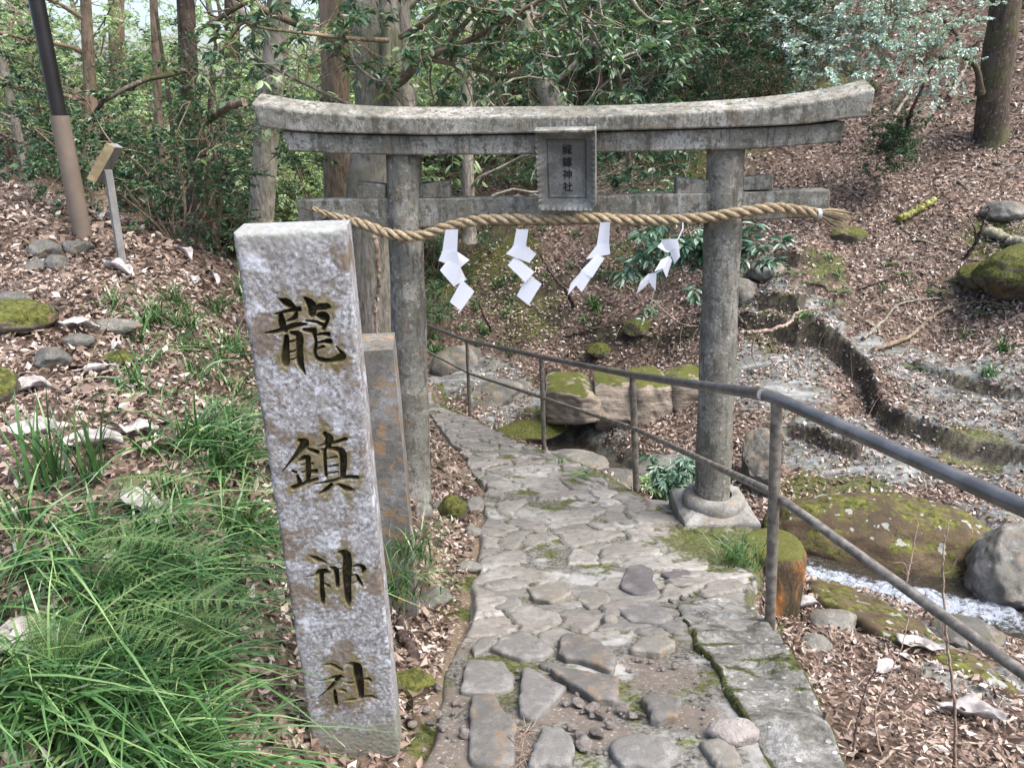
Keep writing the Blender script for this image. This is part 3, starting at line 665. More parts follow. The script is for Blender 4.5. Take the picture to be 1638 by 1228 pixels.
rock("boulder", 1212, 800, (.38, .5, .8), M['rock'], "tall grey rock with dark wet sides right behind the right-hand torii pillar", "boulder", 41, rotz=.2, sink=.25, sub=5, ang=.9, boxy=5, cuts=14, Y=5.6)
rock("boulder", 1075, 790, (.95, .6, .45), M['palerock'], "whitish lichen-covered rock below the split boulder, behind the railing", "boulder", 51, rotz=.2, sink=.3, sub=5, ang=.6, Y=5.6)
rock("rock", 985, 775, (.5, .35, .2), M['rock'], "low mossy rock between the path and the whitish rock", "rock", 52, sink=.35, Y=5.5)
rock("rock", 915, 745, (.8, .5, .18), M['palerock'], "flat pale wet rock in the stream to the right of the third railing post", "rock", 53, rotz=-.3, sink=.35, Y=6.6)
rock("rock", 845, 695, (.9, .5, .2), M['mossrock'], "bright green mossy slab beside the path left of the split boulder", "rock", 54, rotz=.4, sink=.35, Y=7.4)
rock("boulder", 800, 640, (1.0, .6, .4), M['rock'], "slanting grey bedrock behind the far railing posts", "boulder", 55, rotz=.7, sink=.35, Y=8.6)
rock("boulder", 730, 600, (.9, .5, .6), M['rock'], "bluish grey rock face beyond the bend of the path", "boulder", 56, rotz=.5, sink=.35, Y=9.4)
rock("boulder", 1530, 800, (.8, .55, .25), M['palerock'], "flat pale rock behind the long boulder near the right edge", "boulder", 57, rotz=-.2, sink=.3, Y=5.6)
rock("boulder", 1340, 800, (1.3, .6, .3), M['mossrock'], "low green mossy rock directly behind the long brown boulder", "boulder", 58, rotz=.1, sink=.35, Y=5.6)
rock("rock", 1225, 440, (.45, .4, .3), M['rock'], "dark overhanging rock just right of the torii pillar under the rope", "rock", 59, sink=.3)
rock("rock", 1175, 480, (.6, .5, .4), M['rock'], "dark rock hidden behind the upper right torii pillar", "rock", 60, sink=.3)
rock("rock", 1605, 345, (.5, .4, .25), M['rock'], "grey rock with green moss on the leafy slope left of the leaning twigs", "rock", 61, sink=.3)
rock("rock", 1355, 385, (.45, .3, .25), M['mossrock'], "mossy rock on the slope below the tassel of the rope", "rock", 62, sink=.3)
rock("rock", 1050, 430, (.5, .4, .3), M['rock'], "dark rock behind the curled paper streamer", "rock", 63, sink=.3)
rock("rock", 960, 565, (.35, .3, .2), M['mossrock'], "small mossy rock on the brown slope above the split boulder", "rock", 64, sink=.3)
rock("rock", 1020, 530, (.4, .3, .22), M['mossrock'], "dark mossy rock in the leaves, upper right of the smaller mossy one", "rock", 65, sink=.3)
rock("rock", 22, 520, (.36, .28, .14), M['mossrock'], "flat bright green mossy rock at the left edge", "rock", 71, sink=.25, ang=.3)
rock("rock", -8, 640, (.16, .2, .16), M['mossrock'], "mossy rock cut by the left edge, below the flat mossy one", "rock", 72, sink=.25, ang=.3)
rock("rock", 85, 585, (.15, .11, .09), M['rock'], "rounded grey stone with an olive side among pale dead leaves", "rock", 73, sink=.2)
rock("rock", 128, 552, (.14, .09, .06), M['rock'], "flat grey stone right of the rounded grey stone", "rock", 74, sink=.2)
rock("rock", 178, 530, (.26, .09, .07), M['palerock'], "long pale stone above the flat grey stone", "rock", 75, sink=.2)
rock("rock", 75, 412, (.17, .15, .13), M['rock'], "larger grey stone left of the black and brown pole", "rock", 76, sink=.25)
rock("rock", 125, 405, (.18, .14, .10), M['rock'], "grey stone at the foot of the black and brown pole", "rock", 77, sink=.25)
rock("rock", 95, 430, (.12, .12, .1), M['rock'], "small round stone below the two grey stones by the pole", "rock", 78, sink=.25)
rock("rock", 60, 432, (.12, .12, .08), M['rock'], "small stone lower left of the larger grey stone", "rock", 79, sink=.25)
rock("rock", 18, 485, (.2, .1, .07), M['rock'], "flat grey stone above the mossy rock at the left edge", "rock", 80, sink=.25)
rock("rock", 726, 830, (.17, .15, .17), M['mossrock'], "rounded stone with a green moss cap near the left torii pillar", "rock", 81, sink=.12, ang=.2)
rock("rock", 760, 815, (.12, .16, .1), M['palerock'], "pale stone right of the moss-capped stone", "rock", 82, sink=.2)
rock("rock", 757, 855, (.1, .09, .07), M['palerock'], "small pinkish stone in front of the pale stone beside the path", "rock", 83, sink=.2)
rock("rock", 676, 826, (.12, .1, .1), M['palerock'], "rounded pale stone at the foot of the left torii pillar", "rock", 84, sink=.2)
rock("rock", 697, 815, (.09, .08, .07), M['rock'], "small grey stone between the torii pillar and the moss-capped stone", "rock", 85, sink=.2)
rock("rock", 748, 912, (.13, .09, .06), M['palerock'], "pale flat stone in the dirt halfway along the left path edge", "rock", 86, sink=.2)
rock("rock", 697, 965, (.14, .14, .07), M['rock'], "grey stone in the dirt near the hanging sedge", "rock", 87, sink=.2)
rock("rock", 660, 1105, (.13, .1, .09), M['mossrock'], "mossy stone against the foot of the inscribed pillar", "rock", 88, sink=.2)
rock("rock", 190, 585, (.13, .1, .08), M['mossrock'], "small olive stone in the leaves left of the sedge", "rock", 89, sink=.2)
rock("rock", 1335, 1000, (.25, .2, .10), M['palerock'], "pale wet stone in the leaves below the white water", "rock", 90, sink=.3)
rock("rock", 1305, 1035, (.14, .12, .08), M['palerock'], "small pale wet stone beside the orange-sided stump", "rock", 91, sink=.3)
rock("rock", 1545, 1020, (.35, .3, .14), M['rock'], "dark wet stone in the water below the pale angular boulder", "rock", 92, sink=.4)
rock("rock", 1500, 985, (.25, .2, .12), M['mossrock'], "low brown stone splitting the white water", "rock", 93, sink=.4)
rock("rock", 975, 1000, (.065, .055, .045), M['flagpale'], "cream stone the size of a fist lying under the cream flagstone", "rock", 94, sink=.05)
rock("rock", 1172, 1182, (.125, .08, .055), M['pebble'], "largest loose cream stone, near the dark crack of the concrete strip", "rock", 95, sink=.1)
slab("bedrock_shelf", [tuple(G(x, y)[:2]) for x, y in [(1285, 925), (1340, 938), (1400, 958), (1470, 995), (1540, 1040), (1620, 1085), (1640, 1120), (1560, 1090), (1470, 1055), (1380, 1010), (1300, 965)]], .3, M['brownrock'],
     "smooth brown rock shelf along the near bank of the white water", "bedrock", lift=.085, noise=.05, edge=.04, n=110, rough=.03, seed=15, corner=2)
# ------------------------------------------------------------------ torii
PL = P(662, 805, 3.86); PR = P(1139, 826, 3.74)
AX = (PR-PL); AX[2] = 0; TW = np.linalg.norm(AX); AX /= TW; NRM = np.array([AX[1], -AX[0], 0.0])   # towards the camera
if NRM[1] > 0: NRM = -NRM
def T(px, py, off=0.0):
    """point of the torii's own vertical plane (shifted off metres to the front) seen at a pixel -> (s, z)"""
    d = ray(px, py); o = PL+NRM*off; t = (o@NRM)/(d@NRM); q = d*t
    return np.array([(q-PL)@AX, q[2]])
def W(s, z, off=0.0):
    q = PL+AX*s+NRM*off; return np.array([q[0], q[1], z])
TO = np.array([*(PL+AX*TW/2)[:2], zp((PL[1]+PR[1])/2)])
torii = empty("torii_gate", TO, "weathered grey stone torii gate spanning the path, with lichen and moss", "torii gate")
def loc(p): return np.asarray(p)-TO
def beam(name, top, bot, th0, th1, back_drop=0.0, n=60, top_slope=0.0, seed=0):
    """top/bot: lists of (s,z) front outline; th0 front offset, th1 back offset"""
    top = spline(top, n); bot = spline(bot, n); v = []
    for a, b in zip(top, bot):
        v += [W(b[0], b[1], th0), W(a[0], a[1], th0), W(a[0], a[1]+top_slope, (th0+th1)/2), W(a[0], a[1], th1), W(b[0], b[1], th1)]
    k = 5; v = np.array(v)
    # subdivide front for relief
    i = np.arange(n-1)[:, None]; j = np.arange(k)[None]; j2 = (j+1) % k
    f = np.stack([i*k+j, (i+1)*k+j, (i+1)*k+j2, i*k+j2], -1).reshape(-1, 4)
    caps = np.array([[0, 1, 2, 3, 4][::1], [(n-1)*k+q for q in (4, 3, 2, 1, 0)]])
    o = mk(name, loc(v), [f, caps], M['torii'], torii); bevel(o, .008, 2)
    return o
def pill(name, px_top, py_top, pbase, r0, r1, seed):
    st = T(px_top, py_top); sb = np.array([(pbase-PL)@AX, pbase[2]-.12])
    n = 40; t = np.linspace(0, 1, n); pts = np.array([W(sb[0]+(st[0]-sb[0])*u, sb[1]+(st[1]-sb[1])*u) for u in t])
    mb = MB(); tube(mb, loc(pts), r0+(r1-r0)*t+.002*np.sin(t*23+seed), 40, .012, True, seed)
    return mb.build(name, M['torii'], torii, True), st, sb
zk = .03
p1, t1, b1 = pill("pillar", 645, 238, PL, .100, .088, 1)
p2, t2, b2 = pill("pillar", 1161.5, 230, PR, .100, .090, 2)
FO = .105
kt = [T(*q, FO+.03) for q in ((401, 165), (440, 172), (483, 178), (585, 186), (688, 188), (893, 187), (1030, 184), (1180, 176), (1283, 166), (1345, 156), (1401, 143))]
kb = [T(*q, FO+.03) for q in ((414, 203), (450, 208), (510, 212), (619, 215), (700, 216), (859, 213), (960, 210), (1180, 204), (1283, 199), (1317, 195), (1393, 186))]
beam("top_lintel", kt, kb, FO+.03, -FO-.03, top_slope=.045)
st_ = [T(*q, FO) for q in ((450, 209), (510, 213), (619, 216), (700, 217), (859, 214), (960, 211), (1180, 205), (1283, 200), (1354, 193))]
sb_ = [T(*q, FO) for q in ((461, 242), (520, 245), (616, 248), (700, 248), (855, 247), (956, 244), (1192, 239), (1283, 233), (1345, 227))]
for q in st_: q[1] -= .001
beam("second_lintel", st_, sb_, FO, -FO)
nt_ = [T(*q, .05) for q in ((473, 320), (620, 318), (855, 316), (1136, 309), (1329, 304))]
nb_ = [T(*q, .05) for q in ((478, 364), (620, 365), (855, 361), (1136, 356), (1327, 347))]
beam("tie_beam", nt_, nb_, .05, -.05, n=40)
for pts in ([(569, 291), (617, 296), (617, 318.5), (571, 319)], [(671, 296), (719, 289), (720, 317), (671, 317.5)],
            [(1082, 284), (1136, 290), (1136, 310), (1081, 311)], [(1188, 284), (1237, 280), (1237, 304), (1188, 305)]):
    q = [T(*p, .04) for p in pts]; v = [W(a[0], a[1], o_) for o_ in (.04, -.04) for a in q]
    f4 = np.array([[0, 3, 2, 1], [4, 5, 6, 7], [0, 1, 5, 4], [1, 2, 6, 5], [2, 3, 7, 6], [3, 0, 4, 7]])
    o = mk("wedge", loc(v), f4, M['torii'], torii); bevel(o, .006)
# right plinth
def plinth():
    c = W(b2[0], 0, 0); zb = zp(PR[1])+.02
    pt = -2.135
    mb = MB(); half = .205; n = 12
    prof = [(1.0, pt-.25), (1.02, pt-.075), (1.0, pt-.06), (.9, pt-.045), (.72, pt-.03)]
    ang = math.atan2(AX[1], AX[0])+math.radians(4); ring = []
    for s, z in prof:
        for k in range(4):
            a = np.array([(-1, -1), (1, -1), (1, 1), (-1, 1)][k]); b = np.array([(-1, -1), (1, -1), (1, 1), (-1, 1)][(k+1) % 4])
            for u in np.linspace(0, 1, n, endpoint=False):
                x, y = (a+(b-a)*u)*half*s
                ring.append([c[0]+x*math.cos(ang)-y*math.sin(ang)+.004*vnoise(V3(u*5+k*3, z*9)), c[1]+x*math.sin(ang)+y*math.cos(ang), z+.006*vnoise(V3(u*6+k*7, s*3))])
    m = 4*n; k = len(prof); i = np.arange(k-1)[:, None]; j = np.arange(m)[None]; j2 = (j+1) % m
    f = np.stack([i*m+j, i*m+j2, (i+1)*m+j2, (i+1)*m+j], -1).reshape(-1, 4)
    o = mk("plinth", loc(ring), [f, np.arange((k-1)*m, k*m)[None]], M['concrete'], torii); bevel(o, .006)
    mb = MB(); a = np.linspace(0, 2*math.pi, 49)[:-1]; prof = [(.098, .035), (.125, .045), (.155, .035), (.172, .012), (.176, -.012), (.17, -.05)]
    v = np.array([[c[0]+r*math.cos(q), c[1]+r*math.sin(q), pt+z-.012] for q in a for r, z in prof[::-1]])
    mb.add(v, gridfaces(48, len(prof), True)); mb.build("pillar_collar", M['concrete'], torii, True, TO)
plinth()
# plaque
def plaque():
    ctr = T(905, 270, .2); tl = T(858, 207, .26); br = T(952, 333, .16); tr = T(955, 206, .26); bl = T(859, 336, .16)
    wd = (abs(tr[0]-tl[0])+abs(br[0]-bl[0]))/2; zt = (tl[1]+tr[1])/2; zb_ = (bl[1]+br[1])/2; ht = zt-zb_
    C0 = W((tl[0]+tr[0]+bl[0]+br[0])/4, (zt+zb_)/2, .205); tilt = math.atan2(.07, ht)
    root = empty("shrine_plaque", C0, "small dark stone plaque with scalloped frame, hanging at the centre of the torii", "plaque")
    yaw = math.radians(-9)
    X = AX*math.cos(yaw)+NRM*math.sin(yaw)*-1; X /= np.linalg.norm(X); Nn = np.cross(X, [0, 0, 1.]);
    if Nn@NRM < 0: Nn = -Nn
    Zv = np.array([0, 0, 1.])*math.cos(tilt)+Nn*math.sin(tilt); Nn = np.cross(X, Zv); Nn = Nn if Nn@NRM > 0 else -Nn
    Rm = np.stack([X, Zv, Nn], 1)           # local x right, y up, z to the viewer
    root.matrix_world = Matrix([[*Rm[0], C0[0]], [*Rm[1], C0[1]], [*Rm[2], C0[2]], [0, 0, 0, 1]])
    hw, hh = wd/2, ht/2
    nu, nv = 121, 161; u = np.linspace(-1, 1, nu); v = np.linspace(-1, 1, nv); U, V = np.meshgrid(u, v, indexing='ij')
    ex = np.maximum(np.abs(U)*hw-hw, np.abs(V)*hh-hh)*-1      # distance from outer edge
    x = U*hw; y = V*hh
    side = (hw-np.abs(x)) < (hh-np.abs(y)); t_ = np.where(side, y, x)
    sc_ = np.abs(np.sin(t_*math.pi/.026)); fade = np.exp(-ex/.012)
    x = x*(1-.05*fade*sc_*side); y = y*(1-.03*fade*sc_*(~side))
    z = .028*np.exp(-(ex/.018))*0+.03*(1-smooth(.0, .042, ex))-.0*ex-.022*smooth(.040, .048, ex)+.010*sc_*fade
    z = z+.010*np.exp(-((ex-.053)/.004)**2)
    fr = mk("frame", np.stack([x, y, z], -1), gridfaces(nu, nv), M['plaque'], root, smooth_=True)
    # back body
    mb = MB(); box(mb, (0, 0, -.052), (wd*.96, ht*.97, .05)); o = mb.build("body", M['plaque'], root)
    top = MB(); box(top, (0, hh+.002, .012), (wd*1.02, .012, .07)); o = top.build("cap", M['torii'], root); bevel(o, .003)
    # lettering
    cu = bpy.data.curves.new("lettering", 'FONT'); cu.body = "龍\n鎮\n神\n社"; cu.size = .052; cu.space_line = 1.22; cu.align_x = 'CENTER'; cu.extrude = .0012; cu.offset = .0006
    to = bpy.data.objects.new("tmp", cu); COL.objects.link(to); bpy.context.view_layer.update()
    me = bpy.data.meshes.new_from_object(to.evaluated_get(bpy.context.evaluated_depsgraph_get())); bpy.data.objects.remove(to)
    vv = np.array([q.co[:] for q in me.vertices]); mid = (vv.max(0)+vv.min(0))/2
    lo = bpy.data.objects.new("lettering", me); me.materials.clear(); me.materials.append(M['ink']); COL.objects.link(lo); lo.parent = root
    k = (ht*.60)/(vv[:, 1].max()-vv[:, 1].min())
    lo.scale = (k*1.0, k, 1); lo.location = (-mid[0]*k+.002, -mid[1]*k+.004, -.0205)
    # iron hanger
    return root
plaque()

# ------------------------------------------------------------------ rope and streamers
def rope():
    ctrl = [(500, 333), (522, 342), (551, 350), (592, 363), (619, 373), (654, 378), (681, 375), (722, 361), (773, 352), (825, 351), (900, 350), (942, 349), (1011, 352),
            (1079, 352), (1137, 347), (1182, 340), (1240, 333), (1283, 337), (1308, 342)]
    offs = [.09, .09, .10, .12, .13, .135, .13, .125, .13, .14, .15, .145, .13, .13, .135, .135, .12, .11, .11]
    q = [W(*T(a, b, o), o) for (a, b), o in zip(ctrl, offs)]
    root = empty("twisted_rope", q[6], "thick twisted straw rope strung across both torii pillars", "rope")
    pts = spline(q, 900); L = np.r_[0, np.cumsum(np.linalg.norm(np.diff(pts, axis=0), axis=1))]; Tt, N, B = frames(pts)
    R = .0235*smooth(-.25, .35, L)*(1-.12*smooth(L[-1]-.25, L[-1], L)); R = np.maximum(R, .010)
    wob = 1+.06*np.sin(L*31)+.04*np.sin(L*77)
    mb = MB()
    for k in range(3):
        ph = L/.165*2*math.pi+k*2*math.pi/3; c = pts+(N*np.cos(ph)[:, None]+B*np.sin(ph)[:, None])*(R*.62*wob)[:, None]
        tube(mb, c, R*.56, 12, .10, True, k)
    body = mb.build("strand", M['rope'], root, True, q[6])
    rg = np.random.default_rng(3); mb = MB()
    for _ in range(420):
        i = rg.integers(5, 890); d = rg.normal(size=3)*.5+Tt[i]*rg.choice([-1, 1])*.8; d /= np.linalg.norm(d); l = rg.uniform(.012, .045)
        a = rg.uniform(0, 6.28); s0 = pts[i]+(N[i]*math.cos(a)+B[i]*math.sin(a))*R[i]*1.02
        s1 = s0+d*l*.5; s2 = s0+d*l+np.array([0, 0, -.3*l]); tube(mb, [s0, s1, s2], [.0007, .0006, .0003], 3, cap=False)
    mb.build("loose_straw", M['rope'], root, False, q[6])
    # tassel
    e = W(*T(1310, 342, .11), .11); dirn = W(*T(1355, 352, .11), .11)-e; mb = MB()
    for _ in range(170):
        a = rg.uniform(-1, 1); b = rg.uniform(-1, 1); l = rg.uniform(.7, 1.08)
        up = np.array([0, 0, 1.]); tip = e+dirn*l+up*(a*.055-.012)+NRM*b*.05
        s0 = e+up*a*.016+NRM*b*.014; mid_ = (s0+tip)/2+up*(a*.008); tube(mb, [s0-dirn*.15, s0, mid_, tip], [.0018, .0018, .0016, .0008], 4, cap=False)
    mb.build("tassel", M['rope'], root, False, q[6])
    mb = MB(); a = np.linspace(0, 6.28*4, 80); dn = dirn/np.linalg.norm(dirn)
    c = e+np.outer(np.linspace(-.008, .010, 80), dn)+np.outer(np.cos(a)*.022, [0, 0, 1])+np.outer(np.sin(a)*.022, NRM)
    tube(mb, c, .0022, 6); mb.build("binding", M['paper'], root, True, q[6])
rope()
Z7 = (640, 380, 2.791)
def streamer(pieces, stem, label, seed, orig=Z7, off=.16):
    ox, oy, s = orig; rg = np.random.default_rng(seed); mb = MB()
    def w(x, y, o): return W(*T(ox+x/s, oy+y/s, o), o)
    base = w(*stem[0], off)
    root = empty("paper_streamer", base, label, "paper streamer", "zigzag paper streamers on the rope")
    for k, pc in enumerate(pieces):
        q = [w(x, y, off+.004*k+o) for x, y, o in pc]      # 4 corners: two top, two bottom
        cq = sum(q)/4; q = [cq+(a_-cq)*1.16 for a_ in q]
        nu, nv = 7, 7; v = np.zeros((nu, nv, 3)); cen = NRM*rg.uniform(-.003, .003)
        for i in range(nu):
            for j in range(nv):
                a, b = i/(nu-1), j/(nv-1)
                v[i, j] = (q[0]*(1-a)+q[1]*a)*(1-b)+(q[3]*(1-a)+q[2]*a)*b+cen*math.sin(math.pi*a)
        m = MB(); m.add(v.reshape(-1, 3), gridfaces(nu, nv)); o = m.build("paper_fold", M['paper'], root, False, base)
        sd = o.modifiers.new("s", 'SOLIDIFY'); sd.thickness = .0006
    m = MB(); tube(m, [w(x, y, off-.01*(i == 0)) for i, (x, y) in enumerate(stem)], .0035 if len(stem) > 2 else .0025, 6); m.build("tie", M['paper'], root, True, base)
def fold(pts, d=.012):
    return [(x, y, o) for (x, y), o in zip(pts, (0, d, d, 0))]
streamer([fold([(206, -28), (254, -28), (250, 66), (192, 68)]), fold([(192, 66), (248, 62), (302, 98), (262, 132)], .0), fold([(192, 68), (250, 66), (262, 132), (178, 102)]),
          fold([(214, 108), (264, 130), (240, 210), (184, 146)], .02), fold([(264, 130), (290, 186), (240, 212), (230, 160)], .0), fold([(276, 198), (324, 244), (272, 318), (229, 284)], .018)],
         [(230, -30), (228, -10)], "white zigzag paper streamer hanging leftmost on the rope, beside the left pillar", 1)
streamer([fold([(522, -30), (568, -30), (556, 50), (508, 44)]), fold([(508, 44), (556, 36), (602, 72), (574, 108)], .0), fold([(508, 44), (556, 48), (574, 108), (480, 72)]),
          fold([(516, 92), (592, 152), (556, 192), (488, 126)], .02), fold([(572, 172), (624, 210), (574, 292), (528, 256)], .018)],
         [(545, -40), (545, -20)], "white zigzag paper streamer, second from the left, with its lowest fold swung right", 2)
streamer([fold([(896, -60), (934, -60), (928, 40), (880, 44)]), fold([(880, 38), (928, 30), (932, 72), (838, 92)], .01), fold([(876, 82), (906, 96), (858, 172), (812, 148)], .02),
          fold([(812, 148), (856, 168), (812, 236), (786, 206)], .012), fold([(812, 150), (790, 206), (752, 250), (764, 204)], .0)],
         [(915, -75), (915, -50)], "white zigzag paper streamer left of the curled one, folded towards the lower left", 3)
streamer([fold([(1170, 12), (1238, 8), (1226, 46), (1188, 56)], .02), fold([(1154, 42), (1176, 14), (1212, 56), (1190, 64)], -.01), fold([(1206, 60), (1240, 24), (1247, 82), (1226, 112)], .01),
          fold([(1200, 90), (1212, 104), (1190, 172), (1170, 128)], .0), fold([(1196, 88), (1178, 130), (1140, 148), (1166, 102)], .02), fold([(1110, 166), (1142, 160), (1138, 230), (1112, 196)], .01),
          fold([(1106, 166), (1112, 200), (1058, 246), (1074, 200)], -.01)],
         [(1262, -72), (1262, -40), (1238, 12), (1215, 70), (1185, 130), (1135, 165), (1105, 190)], "crumpled and curled white paper streamer near the right torii pillar", 4)

# ------------------------------------------------------------------ inscribed stone marker
def stroke_field(U, V, strokes, fmap):
    """U,V grid coords; strokes list of [(x,y,w)...] in a zoomed crop; returns depth 0..1 profile"""
    D = np.zeros_like(U)
    for st in strokes:
        q = spline([(x, y, w_) for x, y, w_ in st], max(12, 8*len(st))) if len(st) > 2 else resample(st, 12)
        uv = np.array([fmap(x, y) for x, y, _ in q]); sc_ = np.linalg.norm(np.array(fmap(q[0][0]+10, q[0][1]))-np.array(fmap(*q[0][:2])))/10
        r = np.maximum(q[:, 2]*1.22, 9)*.5*sc_
        m0, m1 = uv.min(0)-r.max(), uv.max(0)+r.max()
        sel = (U > m0[0]) & (U < m1[0]) & (V > m0[1]) & (V < m1[1]); iu = np.where(sel)
        if len(iu[0]) == 0: continue
        pu, pv = U[iu], V[iu]; best = np.zeros(len(pu))
        for (a, ra), (b, rb) in zip(zip(uv[:-1], r[:-1]), zip(uv[1:], r[1:])):
            ab = b-a; t = np.clip(((pu-a[0])*ab[0]+(pv-a[1])*ab[1])/(ab@ab+1e-12), 0, 1)
            d = np.hypot(pu-a[0]-t*ab[0], pv-a[1]-t*ab[1]); rr = ra+(rb-ra)*t
            best = np.maximum(best, np.clip((rr*1.18-d)/.0028, 0, 1)*np.clip(.7+.4*rr/.010, 0, 1.25))
        D[iu] = np.maximum(D[iu], best)
    return D
S_RYU = [[(150, 125, 10), (190, 145, 34), (230, 170, 14)], [(130, 203, 9), (190, 190, 16), (250, 178, 24)], [(158, 215, 24), (165, 260, 32), (180, 290, 22)], [(238, 200, 16), (228, 225, 20), (190, 240, 8)],
         [(78, 300, 8), (150, 290, 20), (230, 262, 24), (286, 255, 14)], [(188, 320, 20), (183, 390, 30), (182, 450, 34), (186, 470, 12)], [(215, 300, 18), (252, 315, 30), (254, 380, 28), (260, 460, 28), (286, 515, 6)],
         [(192, 350, 10), (235, 340, 12)], [(200, 400, 10), (242, 392, 12)], [(205, 440, 9), (240, 432, 11)],
         [(285, 122, 16), (318, 160, 38), (318, 205, 28)], [(330, 180, 12), (375, 165, 34), (407, 165, 18)], [(345, 212, 12), (378, 215, 38), (400, 232, 16), (378, 282, 18)], [(290, 238, 10), (340, 244, 14), (372, 258, 18)],
         [(280, 285, 16), (330, 290, 28)], [(327, 295, 20), (340, 350, 14), (335, 410, 16), (362, 438, 22), (420, 442, 22), (465, 430, 34), (480, 415, 20), (446, 372, 5)],
         [(335, 315, 8), (375, 305, 16), (405, 308, 20)], [(340, 352, 8), (380, 345, 16), (412, 345, 24)], [(345, 385, 9), (378, 370, 14)]]
S_CHIN = [[(250, 855, 14), (282, 868, 36), (258, 905, 24), (215, 960, 14), (163, 1020, 5)], [(300, 900, 14), (345, 918, 22)], [(250, 962, 8), (290, 945, 26), (308, 955, 12)], [(262, 985, 9), (322, 975, 13)],
          [(296, 950, 18), (300, 1010, 24), (296, 1075, 18)], [(220, 1015, 14), (237, 1022, 14)], [(270, 1022, 12), (337, 1014, 24)], [(244, 1040, 12), (256, 1072, 22)], [(225, 1100, 24), (290, 1076, 18), (346, 1055, 14)],
          [(388, 822, 22), (410, 848, 34), (400, 882, 28)], [(350, 885, 8), (420, 872, 16), (492, 850, 18)], [(384, 905, 16), (386, 960, 16), (392, 1042, 14)], [(425, 898, 16), (470, 912, 30), (482, 960, 30), (478, 1034, 24)],
          [(372, 905, 12), (430, 896, 18)], [(395, 950, 9), (447, 940, 12)], [(395, 990, 9), (452, 984, 12)], [(395, 1027, 9), (452, 1018, 12)], [(338, 1080, 8), (420, 1066, 16), (500, 1046, 20), (552, 1048, 20)],
          [(420, 1085, 16), (390, 1114, 20), (358, 1130, 8)], [(455, 1082, 12), (500, 1104, 26), (532, 1112, 12)]]
S_JIN = [[(195, 125, 12), (240, 145, 30), (300, 170, 14)], [(165, 262, 6), (230, 254, 14), (275, 232, 42), (318, 235, 16)], [(270, 250, 26), (272, 320, 24), (276, 380, 30), (280, 442, 22)], [(285, 305, 10), (322, 328, 22)],
         [(325, 200, 10), (362, 215, 30), (375, 262, 26), (380, 332, 22)], [(370, 215, 10), (402, 212, 14)], [(385, 100, 14), (428, 105, 46), (446, 150, 46), (442, 250, 48), (446, 350, 40), (452, 420, 34), (456, 462, 12)],
         [(470, 196, 10), (530, 190, 26), (556, 212, 28), (548, 244, 12)], [(508, 255, 16), (528, 295, 20), (546, 322, 14)], [(388, 262, 9), (422, 258, 11)], [(395, 322, 9), (425, 318, 14)], [(470, 258, 16), (497, 252, 14)], [(472, 312, 9), (522, 294, 14)]]
S_SHA = [[(285, 862, 8), (342, 862, 22), (406, 894, 20)], [(255, 970, 6), (320, 956, 14), (380, 940, 32), (420, 946, 10)], [(388, 950, 24), (330, 1020, 22), (243, 1092, 8)], [(360, 1030, 14), (365, 1080, 22), (373, 1132, 20)],
         [(385, 1025, 10), (420, 1032, 20), (437, 1045, 8)], [(445, 850, 10), (508, 866, 42), (520, 930, 46), (532, 1000, 40), (542, 1085, 26)], [(425, 975, 6), (468, 984, 20), (500, 980, 14)], [(545, 955, 14), (588, 956, 24), (606, 972, 12)],
         [(412, 1102, 6), (480, 1094, 18), (540, 1086, 14), (600, 1074, 24), (660, 1096, 6)]]
